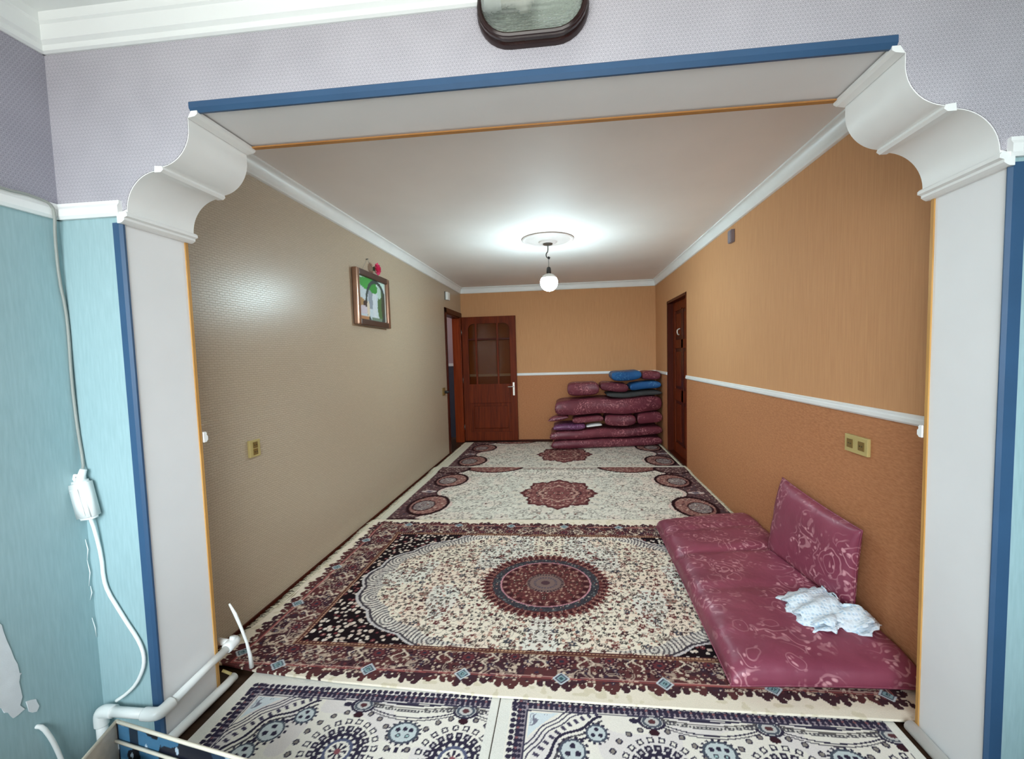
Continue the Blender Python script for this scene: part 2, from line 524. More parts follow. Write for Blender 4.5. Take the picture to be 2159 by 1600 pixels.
# core of the wall (white, jambs and soffit show it)
core = [(FXL - CW, 0), (0.0, 0), (0.0, 1.94)]
core += [(p[0] * 0.94, p[1] + 0.006) for p in BC[::-1] if p[0] > 0.03 or p[1] > 1.98]
core += [(WO - p[0] * 0.94, p[1] + 0.006) for p in BC if p[0] > 0.03 or p[1] > 1.98]
core += [(WO, 1.94), (WO, 0), (FXR + CW, 0), (FXR + CW, FH), (FXL - CW, FH)]
wf = struct(prism('wall_front', core, 'y', 0.004, T, M['jamb']), 'white lined wall with the wide scrolled opening between the two rooms')
# lavender paper above the rail, on the near face
pap = [(FXL, ZR0 + .02), (0.0, ZR0 + .02)] + [(p[0] - 0.002, p[1] + 0.002) for p in BC[::-1] if p[1] > ZR0 + .02]
pap += [(WO - p[0] + 0.002, p[1] + 0.002) for p in BC if p[1] > ZR0 + .02]
pap += [(WO, ZR0 + .02), (FXR, ZR0 + .02), (FXR, 2.535), (FXL, 2.535)]
prism('upper_wallpaper', pap, 'y', 0.0, 0.006, M['hex'], wf)['label'] = 'pale lavender paper with tiny rings'
box('lower_wallpaper', FXL, 0.0, 0.0, 0.006, 0, ZR0 + .02, M['teal'], wf)['label'] = 'pale teal paper strip'
box('lower_wallpaper', WO, FXR, 0.0, 0.006, 0, ZR0 + .02, M['teal'], wf)['label'] = 'teal paper strip right of the opening'
# far face (seen only from inside the long room)
box_multi('inner_wallpaper', [(XL, -0.002, T - .002, T + .003, 0, 1.9), (WO + .002, XR, T - .002, T + .003, 0, 1.9)], M['tan'], wf)

# front room shell
fl = struct(box('wall_front_left', FXL - CW, FXL, FYB, 0.004, 0, ZR0 + .02, M['teal']), 'teal wall on the far left of the picture')
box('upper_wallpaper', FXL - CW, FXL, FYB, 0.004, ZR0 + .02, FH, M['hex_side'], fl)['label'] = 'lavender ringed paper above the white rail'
struct(box('wall_front_right', FXR, FXR + CW, FYB, 0.004, 0, FH, M['teal']))
WX0, WX1, WZ0, WZ1 = 0.00, 2.60, 0.75, 2.56
struct(box_multi('wall_rear', [(FXL, WX0, FYB - CW, FYB, 0, FH), (WX1, FXR, FYB - CW, FYB, 0, FH), (WX0, WX1, FYB - CW, FYB, 0, WZ0), (WX0, WX1, FYB - CW, FYB, WZ1, FH)], M['teal']))
w1 = struct(box_multi('window_1', [(WX0, WX1, FYB - .09, FYB - .03, WZ0, WZ0 + .06), (WX0, WX1, FYB - .09, FYB - .03, WZ1 - .06, WZ1),
      (WX0, WX0 + .06, FYB - .09, FYB - .03, WZ0, WZ1), (WX1 - .06, WX1, FYB - .09, FYB - .03, WZ0, WZ1), (1.70, 1.78, FYB - .09, FYB - .03, WZ0, WZ1)], M['trim']))
box('pane', WX0 + .05, 1.71, FYB - .064, FYB - .058, WZ0 + .05, WZ1 - .05, M['window_glass'], w1)
box('pane', 1.77, WX1 - .05, FYB - .064, FYB - .058, WZ0 + .05, WZ1 - .05, M['window_glass'], w1)

# small corridor behind the far-left doorway
cb = struct(box('wall_corridor', -1.9, XL - CW, 6.2, 6.3, 1.31, 2.6, M['mauve']), 'mauve wall seen through the far-left doorway')
box('lower_wallpaper', -1.9, XL - CW, 6.2, 6.3, 0, 1.31, M['navy'], cb)['label'] = 'dark slate lower wall'
box('rail', -1.9, XL - CW, 6.185, 6.2, 1.285, 1.335, M['trim'], cb)
struct(box('ceiling_corridor', -1.9, XL - CW, 4.3, 6.3, 2.6, 2.7, M['ceiling']))
struct(box('wall_corridor_left', -2.0, -1.9, 4.2, 6.3, 0, 2.7, M['mauve']))
struct(box('wall_corridor_front', -2.0, XL - CW, 4.2, 4.3, 0, 2.7, M['mauve']))
_cl = bpy.data.lights.new('corridor_fill', 'POINT'); _cl.energy = 9.0; _cl.shadow_soft_size = .06; _cl.color = (1.0, .95, .92)  # unseen point light, added to brighten the closed corridor
_co = bpy.data.objects.new('corridor_fill', _cl); COL.objects.link(_co); _co.location = (-1.25, 5.3, 2.25)

# cornices of the long room
def cornice_profile(d, w):
    """(out from the wall, down from the ceiling)"""
    P = [(0, 0), (w, 0), (w, -0.010), (w - 0.008, -0.014)]
    for i in range(7):
        a = math.pi / 2 * i / 6
        P.append((w - 0.010 - (w - 0.026) * math.sin(a), -0.014 - (d - 0.034) * (1 - math.cos(a))))
    P += [(0.018, -d + 0.016), (0.018, -d + 0.004), (0.010, -d), (0, -d)]
    return P
CP = cornice_profile(0.099, 0.052)
struct(prism('trim_1', [(XL + a, H + b) for a, b in CP], 'y', T, YB, M['trim'], None, True), 'white plaster cornice along the left wall')
struct(prism('trim_2', [(XR - a, H + b) for a, b in CP], 'y', T, YB, M['trim'], None, True), 'white plaster cornice along the right wall')
struct(prism('trim_3', [(YB - a, H + b) for a, b in CP], 'x', XL, XR, M['trim'], None, True), 'white plaster cornice along the back wall')
# cornice of the front room
FP = [(0, 0), (0.034, 0), (0.034, -0.030), (0.026, -0.036), (0.026, -0.085), (0.014, -0.094), (0.014, -0.112), (0.006, -0.117), (0, -0.117)]
struct(prism('trim_4', [(-a, FH + b) for a, b in FP], 'x', FXL, FXR, M['ceiling_front']), 'white stepped cornice of the front room above the opening')
struct(prism('trim_5', [(FXL + a, FH + b) for a, b in FP], 'y', FYB, 0.0, M['ceiling_front']), 'white stepped cornice on the front left wall')
# dado rails
def dado_prof(h=0.044, d=0.016):
    return [(0, -h / 2), (d * .55, -h / 2), (d, -h * .30), (d, h * .05), (d * .7, h * .2), (d * .8, h * .38), (d * .45, h / 2), (0, h / 2)]
struct(prism('trim_6', [(XR - a, DADO + b) for a, b in dado_prof()], 'y', T, DR0 - .002, M['trim']), 'white dado rail on the right wall')
struct(prism('trim_7', [(XR - a, DADO + b) for a, b in dado_prof()], 'y', DR1 + .002, YB, M['trim']), 'white dado rail beyond the right doorway')
struct(prism('trim_8', [(YB - a, DADO + b) for a, b in dado_prof()], 'x', XL, XR, M['trim']), 'white dado rail on the back wall')
struct(prism('trim_9', [(T + .003 + a * 1.3, DADO + b) for a, b in dado_prof()], 'x', XL, 0.008, M['trim']), 'white rail end beside the left jamb')
struct(prism('trim_10', [(T + .003 + a * 1.3, DADO + b) for a, b in dado_prof()], 'x', WO - 0.008, XR, M['trim']), 'white rail end beside the right jamb')
# front room rail
RP = [(0, ZR0), (0.012, ZR0), (0.018, ZR0 + .010), (0.018, ZR0 + .034), (0.012, ZR0 + .044), (0.012, ZR1), (0, ZR1)]
struct(prism('trim_11', [(FXL + a, z) for a, z in RP], 'y', FYB, 0.0, M['trim']), 'white rail between teal and lavender paper on the left wall')
struct(prism('trim_12', [(-a, z) for a, z in RP], 'x', FXL, 0.012, M['trim']), 'short white rail left of the opening')
struct(prism('trim_13', [(-a, z) for a, z in RP], 'x', WO - 0.012, FXR, M['trim']), 'white rail right of the opening')
# dark skirting at the back, dark gap line at the left
struct(box('baseboard_back', XL, XR, YB - .012, YB, 0, 0.022, M['door_dark']), 'thin dark skirting under the back wall')
struct(box('floor_gap_left', XL, XL + .008, T, DL0 - .07, 0, 0.018, M['door_dark']))  # dark strip standing in for the dark gap at the wall foot

# corbels: a thin curved shell following the scroll, with lips top, middle and bottom
def corbel(name, sgn, x0, label):
    def X(i): return x0 + sgn * i
    ins = []
    for p in BC: ins.append((p[0], p[1]))
    outer = [(p[0] - 0.012 if p[1] < HS - .02 else p[0] - .02, p[1] + 0.010) for p in BC]
    outer[0] = (0.27, HS)
    poly = [(X(a), b) for a, b in ins] + [(X(a), b) for a, b in outer[::-1]]
    o = struct(prism(name, poly, 'y', 0.0025, T + 0.004, M['trim'], None, True), label)
    lips = [
        [(0.300, HS), (0.322, HS), (0.322, HS - .012), (0.312, HS - .018), (0.300, HS - .020), (0.286, HS - .022)],
        [(0.148, 2.122), (0.176, 2.119), (0.180, 2.108), (0.170, 2.100), (0.146, 2.100)],
        [(0.0, 1.972), (0.034, 1.972), (0.040, 1.966), (0.040, 1.956), (0.028, 1.952), (0.028, 1.944), (0.020, 1.938), (0.012, 1.934), (0.0, 1.934)],
    ]
    for i, l in enumerate(lips):
        y0, y1 = ((-0.002, T + .006), (-0.001, T + .004), (-0.012, T + .010))[i]
        prism('moulding', [(X(a), b) for a, b in l], 'y', y0, y1, M['trim'], o)
    return o
corbel('trim_14', 1, 0.0, 'white scrolled plaster bracket in the left corner of the opening')
corbel('trim_15', -1, WO, 'white scrolled plaster bracket in the right corner of the opening')

# corner beads
def v_angle(name, x, sgn, y, ysgn, z0, z1, face, ret, mat, label):
    """Vertical angle bead with a chamfered nose: legs along the wall face and into the jamb (sgn: jamb side faces +x or -x)."""
    t = 0.005; ch = 0.008
    P = [(x - sgn * face, y), (x - sgn * face, y + ysgn * t), (x + sgn * t - sgn * ch, y + ysgn * t), (x + sgn * t, y + ysgn * t - ysgn * ch),
         (x + sgn * t, y - ysgn * ret), (x, y - ysgn * ret), (x, y)]
    return struct(prism(name, P, 'z', z0, z1, mat), label)
v_angle('trim_16', 0.0, 1, 0.0, -1, 0, 1.938, 0.027, 0.010, M['blue'], 'blue corner bead on the left jamb')
v_angle('trim_17', WO, -1, 0.0, -1, 0, 1.945, 0.037, 0.006, M['blue'], 'blue corner bead on the right jamb')
v_angle('trim_18', 0.0, 1, T, 1, 0, 1.936, 0.012, 0.016, M['oak'], 'thin oak corner bead on the far edge of the left jamb')
v_angle('trim_19', WO, -1, T, 1, 0, 1.936, 0.012, 0.016, M['oak'], 'thin oak corner bead on the far edge of the right jamb')
struct(prism('trim_20', [(0.004, HS + .029), (-0.004, HS + .029), (-0.006, HS + .026), (-0.006, HS + .008), (0.004, HS - .005), (0.012, HS - .005), (0.012, HS)], 'x', 0.296, WO - 0.308, M['blue']), 'blue bead along the top of the opening')
struct(prism('trim_21', [(T - .014, HS), (T - .014, HS - .005), (T + .005, HS - .005), (T + .005, HS + .014), (T, HS + .014), (T, HS)], 'x', 0.312, WO - 0.312, M['oak_x']), 'thin oak bead along the far edge of the lintel')

# bare plaster patches and frayed paper edge on the front left wall
def flat_patch(name, pts, x, th, mat, parent):
    bm = bmesh.new()
    A = [bm.verts.new((x, p[0], p[1])) for p in pts]; B = [bm.verts.new((x + th, p[0] + random.uniform(-.002, .002), p[1])) for p in pts]
    bm.faces.new(B)
    n = len(pts)
    for i in range(n): bm.faces.new([A[i], A[(i + 1) % n], B[(i + 1) % n], B[i]])
    bmesh.ops.recalc_face_normals(bm, faces=list(bm.faces))
    return from_bm(name, bm, mat, parent)
def jag(pts, amp, sub=4):
    R = random.Random(3); out = []
    for a, b in zip(pts, pts[1:] + pts[:1]):
        for k in range(sub):
            t = k / sub
            out.append((a[0] + (b[0] - a[0]) * t + R.uniform(-amp, amp), a[1] + (b[1] - a[1]) * t + R.uniform(-amp, amp)))
    return out
flat_patch('bare_patch', jag([(-.34, .70), (-.275, .655), (-.255, .56), (-.233, .455), (-.238, .42), (-.238, .325), (-.262, .315), (-.29, .37), (-.34, .42)], .005), FXL, .0025, M['plasterbare'], fl)['label'] = 'white patch where the teal paper is torn off'
flat_patch('bare_patch', jag([(-.225, .345), (-.200, .335), (-.192, .305), (-.205, .290), (-.222, .305)], .003, 2), FXL, .0025, M['plasterbare'], fl)['label'] = 'small white chip below the torn patch'
R_ = random.Random(5)
for z in (0.80, 0.72, 0.62, 0.50):
    l = R_.uniform(.05, .10)
    tube('paper_fray', [(FXL + .004, -.006 - R_.uniform(0, .01), z), (FXL + .007, -.010, z - l * .5), (FXL + .003, -.004 - R_.uniform(0, .012), z - l)], .0016, M['trim'], fl, 5, [.0008, .0018, .0006])

# ------------------------------------------------------------------ doors
def door_back():
    """Wooden door, opened flat against the back wall."""
    x0, x1, y0, y1, z0, z1 = -0.205, 0.705, YB - 0.068, YB - 0.028, 0.022, 2.105
    d = empty('door_1', (x0, y0, 0)); d['kind'] = 'structure'; d['label'] = 'red-brown wooden door with glazed top opened flat against the back wall'
    sw = 0.105
    box('stile', x0, x0 + sw, y0, y1, z0, z1, M['door'], d, .004)
    box('stile', x1 - sw, x1, y0, y1, z0, z1, M['door'], d, .004)
    box('rail', x0 + sw, x1 - sw, y0 + .001, y1, z0, 0.17, M['door'], d, .004)
    box('rail', x0 + sw, x1 - sw, y0 + .001, y1, 0.66, 0.98, M['door'], d, .004)
    # arched top rail
    gx0, gx1 = x0 + sw, x1 - sw; gzt = 1.99
    P = [(gx0, z1), (gx0, gzt - .10)]
    for i in range(7):
        a = math.pi / 2 * i / 6
        P.append((gx0 + .10 * (1 - math.cos(a)), gzt - .10 + .10 * math.sin(a)))
    for i in range(7):
        a = math.pi / 2 * (1 - i / 6)
        P.append((gx1 - .10 * (1 - math.cos(a)), gzt - .10 + .10 * math.sin(a)))
    P += [(gx1, z1)]
    prism('top_rail', P, 'y', y0 + .001, y1, M['door'], d)
    for xm in (0.033, 0.395):
        box('mullion', xm - .016, xm + .016, y0 + .004, y1 - .004, 0.975, gzt + .004, M['door'], d, .004)
    box('mullion', gx0, gx1, y0 + .006, y1 - .006, 1.715, 1.745, M['door_dark'], d, .004)
    for a, b in ((gx0 - .005, 0.02), (0.045, 0.382), (0.408, gx1 + .005)):
        for c, e in ((0.97, 1.72), (1.74, 2.0)):
            box('glass_pane', a, b, (y0 + y1) / 2 - .002, (y0 + y1) / 2 + .002, c, e, M['pane'], d)
    p = box('lower_panel', gx0 - .004, gx1 + .004, y0 + .024, y1 - .012, 0.165, 0.665, M['door'], d)
    box('raised_field', gx0 + .06, gx1 - .06, y0 + .006, y0 + .026, 0.225, 0.605, M['door'], p, .013)
    hp = box('handle_plate', x1 - .072, x1 - .040, y0 - .006, y0 + .001, 0.78, 1.00, M['chrome'], d, .002)
    tube('lever', [(x1 - .056, y0 - .004, .93), (x1 - .056, y0 - .038, .93), (x1 - .075, y0 - .040, .93), (x1 - .150, y0 - .040, .928)], .008, M['chrome'], hp, 8)
    for z in (0.25, 1.05, 1.85):
        tube('hinge', [(x0 - .004, y0 + .004, z - .045), (x0 - .004, y0 + .004, z + .045)], .008, M['metal'], d, 8)
    return d
door_back()

# frame of the far-left doorway
f1 = struct(box_multi('trim_22', [(XL - .002, XL + .016, DL0 - .065, DL0 + .004, 0, DLZ + .065)], M['door_dark']), 'dark wooden casing of the far-left doorway')
box('casing', XL - .002, XL + .016, DL0 - .065, DL1 + .075, DLZ - .004, DLZ + .07, M['door_dark'], f1, .003)
box('casing', XL - .002, XL + .012, DL1 - .004, DL1 + .075, 0, DLZ, M['frame_orange'], f1, .003)
box('jamb_lining', XL - CW - .01, XL, DL1 - .02, DL1 + .002, 0, DLZ, M['frame_orange'], f1)
box('jamb_lining', XL - CW - .01, XL, DL0 - .002, DL0 + .02, 0, DLZ, M['door_dark'], f1)
box('jamb_lining', XL - CW - .01, XL, DL0, DL1, DLZ - .02, DLZ + .002, M['door_dark'], f1)

def door_right():
    x0, x1 = XR + 0.075, XR + 0.115
    y0, y1, z1 = DR0 + .03, DR1 - .03, DRZ - .03
    f = struct(box_multi('trim_23', [(XR - .004, XR + CW + .01, DR1 - .032, DR1 + .004, 0, DRZ)], M['door_dark']), 'red-brown lining of the right-hand doorway')
    box('lining', XR - .004, XR + CW + .01, DR0 - .004, DR0 + .032, 0, DRZ, M['door'], f)
    box('lining', XR - .004, XR + CW + .01, DR0, DR1, DRZ - .03, DRZ + .004, M['door_dark'], f)
    box('leak_strip', XR - .004, XR + CW + .04, DR0, DR1, 0, .0215, M['door_dark'], f)  # added strip that blocks light leaking in under the door
    d = empty('door_2', (x0, y0, 0)); d['kind'] = 'structure'; d['label'] = 'dark red-brown panelled door recessed in the right wall'
    sw = .10
    box('stile', x0, x1, y0, y0 + sw, .02, z1, M['door'], d, .004)
    box('stile', x0, x1, y1 - sw, y1, .02, z1, M['door'], d, .004)
    zs = [(.02, .16), (.76, .92), (1.48, 1.60), (z1 - .12, z1)]
    for a, b in zs: box('rail', x0 + .001, x1, y0 + sw, y1 - sw, a, b, M['door'], d, .004)
    box('stile', x0 + .001, x1, (y0 + y1) / 2 - .045, (y0 + y1) / 2 + .045, .16, z1 - .1, M['door_dark'], d, .004)
    for (a, b), (c, e) in zip(zs, zs[1:]):
        for p0, p1 in ((y0 + sw - .004, (y0 + y1) / 2 - .042), ((y0 + y1) / 2 + .042, y1 - sw + .004)):
            p = box('panel', x0 + .012, x1 - .008, p0, p1, b - .004, c + .004, M['door_dark'], d)
            box('raised_field', x0 + .005, x0 + .014, p0 + .045, p1 - .045, b + .045, c - .045, M['door'], p, .004)
    tube('coat_hook', [(x0 - .002, 4.62, 1.74), (x0 - .035, 4.62, 1.73), (x0 - .042, 4.62, 1.70), (x0 - .034, 4.62, 1.665), (x0 - .014, 4.62, 1.66)], .009, M['chrome'], d, 8, None, 1)
door_right()

# ------------------------------------------------------------------ numpy pattern tools
def hsh(ix, iy, s):
    h = (ix.astype(np.int64) * 374761393 + iy.astype(np.int64) * 668265263 + s * 974711) & 0x7fffffff
    h = ((h ^ (h >> 13)) * 1274126177) & 0x7fffffff
    h = (h ^ (h >> 16)) & 0xffffff
    return h / float(0xffffff)
def vnoise(x, y, sc, s):
    x = x * sc; y = y * sc
    ix, iy = np.floor(x), np.floor(y); fx, fy = x - ix, y - iy
    fx = fx * fx * (3 - 2 * fx); fy = fy * fy * (3 - 2 * fy)
    a, b, c, d = hsh(ix, iy, s), hsh(ix + 1, iy, s), hsh(ix, iy + 1, s), hsh(ix + 1, iy + 1, s)
    return (a * (1 - fx) + b * fx) * (1 - fy) + (c * (1 - fx) + d * fx) * fy
def cells(x, y, size, s, jit=0.8):
    """Jittered-grid cells: distance to nearest seed (metres), two random numbers, angle at the seed."""
    gx, gy = x / size, y / size
    ix, iy = np.floor(gx), np.floor(gy)
    best = np.full(x.shape, 1e9); r1 = np.zeros(x.shape); r2 = np.zeros(x.shape); an = np.zeros(x.shape)
    for dx in (-1, 0, 1):
        for dy in (-1, 0, 1):
            cx, cy = ix + dx, iy + dy
            px = cx + .5 + jit * (hsh(cx, cy, s) - .5); py = cy + .5 + jit * (hsh(cx, cy, s + 1) - .5)
            ddx, ddy = gx - px, gy - py
            d = np.hypot(ddx, ddy); m = d < best
            best[m] = d[m]; r1[m] = hsh(cx, cy, s + 2)[m]; r2[m] = hsh(cx, cy, s + 3)[m]; an[m] = np.arctan2(ddy, ddx)[m]
    return best * size, r1, r2, an
def C(*c): return np.array(lin(c))
def put(col, m, c, a=1.0):
    m = np.clip(np.asarray(m, float) * a, 0, 1)[..., None]
    col[:] = col * (1 - m) + np.asarray(c) * m
def ss(e0, e1, x):
    t = np.clip((x - e0) / (e1 - e0), 0, 1); return t * t * (3 - 2 * t)
def line(d, w, soft=0.0015): return 1 - ss(w - soft, w + soft, np.abs(d))

CREAM = C(242, 229, 209); MAROON = C(94, 54, 54); DARK = C(40, 26, 30); RED = C(128, 66, 66); GREYG = C(104, 104, 98); PINK = C(208, 160, 146); NAVY = C(46, 42, 62); TEALC = C(96, 128, 132)

def florets(col, x, y, size, s, mask, palette, rmin, rmax, prob=1.0, petals=True):
    d, a, b, an = cells(x, y, size, s)
    r = size * (rmin + (rmax - rmin) * b)
    if petals: r = r * (0.82 + 0.22 * np.cos(5 * an + a * 9))
    n = len(palette)
    on = (d < r) & (hsh(np.floor(a * 9999), np.floor(b * 9999), s + 7) < prob)
    k = np.floor(a * n * .9999).astype(int)
    pc = np.array(palette)[k]
    m = (on & mask).astype(float)[..., None]
    col[:] = col * (1 - m) + pc * m
    dot = (on & mask & (d < r * .32) & (b > .45)).astype(float)[..., None]
    col[:] = col * (1 - dot) + C(214, 190, 170) * dot

def vines(col, x, y, sc, s, mask, c, w=.035, a=.8):
    n = vnoise(x, y, sc, s) + .5 * vnoise(x, y, sc * 2.1, s + 1)
    put(col, (np.abs(n - .75) < w) & mask, c, a)
    put(col, (np.abs(n - .55) < w * .8) & mask, c, a * .8)

# ---- rug with the round medallion
def pat_medallion(x, y, dedge):
    U, V = np.abs(x - 1.386), y - 1.255
    Us = x - 1.386
    Vm = np.abs(V)
    col = np.empty(x.shape + (3,)); col[:] = CREAM
    HX, HY = 1.216, 0.655             # inner guard
    OX, OY = 1.478, 0.876             # ragged outer edge of the border
    bx, by = OX - U, OY - Vm
    along = np.where(bx < by, V, Us)
    inn = np.minimum(bx, by)
    pt_ = .036
    teeth = np.minimum(np.hypot((along / pt_ % 1 - .5) * pt_, inn + .006 - .010 * np.cos(along * 2 * math.pi / .22)), np.hypot(((along + .011) / (pt_ * 1.7) % 1 - .5) * pt_ * 1.7, inn + .020 - .014 * np.cos(along * 2 * math.pi / .22)))
    rag = .030 + .014 * np.cos(along * 2 * math.pi / .22) + .006 * (vnoise(x, y, 90, 4) - .5)
    rag = np.where(teeth < .015, -1.0, rag)
    border = (inn > rag - .030) & (inn > -.045) & ~((U < HX) & (Vm < HY))
    put(col, border, MAROON)
    bm_ = border
    # border content
    put(col, bm_ & (vnoise(x, y, 14, 31) > .5), C(64, 42, 50), .8)
    vines(col, U, y, 15, 60, bm_ & (inn > .02), C(190, 168, 150), .055, .8)
    florets(col, U + .003, y, .027, 50, bm_ & (inn > .004), [C(214, 194, 172), C(112, 58, 60), C(60, 50, 68), C(50, 30, 38), C(196, 172, 152), C(96, 52, 54)], .22, .48, .95)
    florets(col, U + .02, y, .050, 57, bm_ & (inn > .06), [C(52, 32, 42), C(104, 54, 56), C(66, 58, 78), C(206, 184, 164)], .12, .30, .75)
    per = .44
    ph = ((along + per / 4) / per) % 1 - .5
    for off, rr in ((0.0, .058), (.5, .046)):
        p2 = ((ph + off + .5) % 1 - .5) * per
        q2 = inn - (.145 if off == 0 else .165)
        d = np.hypot(p2, q2 * 1.1); an = np.arctan2(q2, p2)
        rim = rr * (1 + .16 * np.cos(7 * an))
        put(col, bm_ & (d < rim), C(64, 36, 46)); put(col, bm_ & (np.abs(d - rim * .74) < .0045) & (np.cos(14 * an) > -.4), C(190, 156, 144))
        put(col, bm_ & (d < rim * .48), C(112, 56, 60)); put(col, bm_ & (d < rim * .2), C(52, 52, 66))
        sc_ = np.abs(p2) - .095 - .022 * np.sin(q2 * 60)
        put(col, bm_ & (np.abs(sc_) < .0055) & (np.abs(q2) < .05), C(218, 200, 180))
    put(col, bm_ & (np.abs(inn - .030) < .003), C(158, 84, 82)); put(col, bm_ & (np.abs(inn - .039) < .0022), C(196, 150, 140))
    # guard stripes
    g = np.maximum(U - HX, Vm - HY)
    put(col, bm_ & (g < .026), C(92, 50, 48)); put(col, bm_ & (np.abs(g - .012) < .004) & ((along * 55 % 1) < .6), C(196, 158, 126)); put(col, bm_ & (np.abs(g - .028) < .003), C(150, 110, 84))
    # pale diamonds on the outer stripe
    pd = ((along / per + .25) % 1 - .5) * per
    dd = np.abs(pd) + np.abs(inn - .030)
    near = np.minimum(bx, by) == inn
    put(col, dd < .038, C(206, 212, 216)); put(col, dd < .029, C(74, 76, 92)); put(col, dd < .022, C(142, 168, 172)); put(col, dd < .011, C(60, 84, 90)); put(col, dd < .004, C(180, 190, 190))
    # inside: dark spandrels with white flowers, cream oval
    ins = (U < HX) & (Vm < HY)
    e = np.sqrt((U / 1.17) ** 2 + (V / .765) ** 2)
    th = np.arctan2(Vm / .765, U / 1.17)
    k = 9.0
    scal = .030 * (np.abs(np.cos(k * th)) - .5)
    ee = e - scal
    sp = ins & (ee > 1.0)
    put(col, sp, C(30, 20, 24))
    florets(col, U, V, .032, 80, sp, [C(232, 218, 204), C(224, 208, 192), C(206, 182, 168), C(118, 58, 62)], .22, .46, .85, False)
    fld = ins & (ee <= 1.0)
    put(col, fld, CREAM)
    tone = vnoise(U, V, 7, 11)
    put(col, fld & (tone > .6), C(240, 216, 196), .5)
    put(col, fld & (vnoise(U, V, 5, 12) > .66), C(226, 228, 222), .5)
    vines(col, U, V, 11, 14, fld, C(112, 90, 82), .022, .85)
    vines(col, U, V, 17, 18, fld, C(132, 122, 110), .020, .75)
    florets(col, U, V, .034, 20, fld, [C(76, 44, 44), C(80, 74, 66), C(58, 52, 56), C(112, 64, 62), C(66, 66, 62), C(96, 50, 50), C(150, 104, 94)], .21, .43, .95)
    florets(col, U + .013, V + .009, .041, 24, fld, [C(84, 80, 74), C(74, 46, 48), C(186, 134, 116)], .12, .27, .9)
    florets(col, U, V, .090, 28, fld, [C(108, 58, 58), C(76, 74, 82), C(70, 46, 50)], .13, .26, .85)
    # scroll outlines just inside the oval
    ring = fld & (ee > .895) & (Vm < HY - .012)
    put(col, ring, C(226, 218, 208), .7)
    # concentric curls around scallop centres
    idx = np.round(k * th / math.pi) * math.pi / k
    cxu, cyv = 1.17 * .93 * np.cos(idx), .765 * .93 * np.sin(idx)
    dc = np.hypot(U - cxu, Vm - cyv)
    swirl = np.sin(dc * 2 * math.pi / .023 + np.arctan2(Vm - cyv, U - cxu))
    put(col, ring & (swirl > .30), C(92, 84, 88), .95)
    put(col, ins & (np.abs(ee - 1.0) < .006), C(204, 196, 194))
    put(col, ins & (np.abs(ee - .985) < .006), C(66, 58, 66))
    # medallion
    rho = np.hypot(Us / .392, (y - 1.232) / .368); a = np.arctan2((y - 1.232) / .368, Us / .392)
    lob = rho / (1 + .028 * np.cos(56 * a))
    md = lob < 1.0
    put(col, (rho < 1.10) & ~md & (np.cos(56 * a) > .2) & (rho < 1.05), C(128, 70, 62), .6)
    put(col, md, C(94, 46, 46))
    seg = np.cos(56 * a)
    put(col, md & (rho > .86) & (seg < -.70), C(180, 140, 126), .7)
    florets(col, Us, y, .020, 88, md & (rho > .80), [C(126, 66, 62), C(62, 34, 38), C(150, 90, 82), C(80, 40, 44)], .2, .48, .9)
    put(col, md & (np.abs(rho - .93) < .022) & (seg > .3), C(54, 26, 32))
    put(col, (rho < .845), C(64, 62, 68))
    florets(col, Us, V, .022, 90, (rho < .845) & (rho > .705), [C(116, 124, 122), C(40, 36, 44), C(92, 96, 96), C(110, 62, 66)], .22, .46, .9)
    put(col, (rho < .71), C(98, 52, 52))
    put(col, np.abs(rho - .71) < .012, C(196, 140, 148))
    rot = np.cos(23 * a)
    put(col, (rho < .69) & (rho > .60) & (rot > .2), C(66, 32, 36)); put(col, (rho < .68) & (rho > .62) & (rot < -.7), C(190, 150, 136), .6)
    florets(col, U, y - 1.232, .024, 96, (rho < .62) & (rho > .28), [C(172, 134, 118), C(58, 34, 36), C(122, 64, 62), C(150, 108, 94), C(66, 50, 46)], .24, .50, 1.0)
    put(col, (rho < .30), C(128, 104, 98))
    put(col, (np.abs(rho - .27) < .02) & (np.cos(36 * a) > -.3), C(62, 44, 52)); put(col, (np.abs(rho - .17) < .02) & (np.cos(24 * a) > -.2), C(88, 78, 90)); put(col, rho < .07, C(86, 60, 66))
    # plain cream selvedge
    put(col, (inn < rag - .030), CREAM)
    put(col, (inn < rag - .030) & (vnoise(x, y, 40, 3) > .75), C(220, 206, 176), .7)
    return col

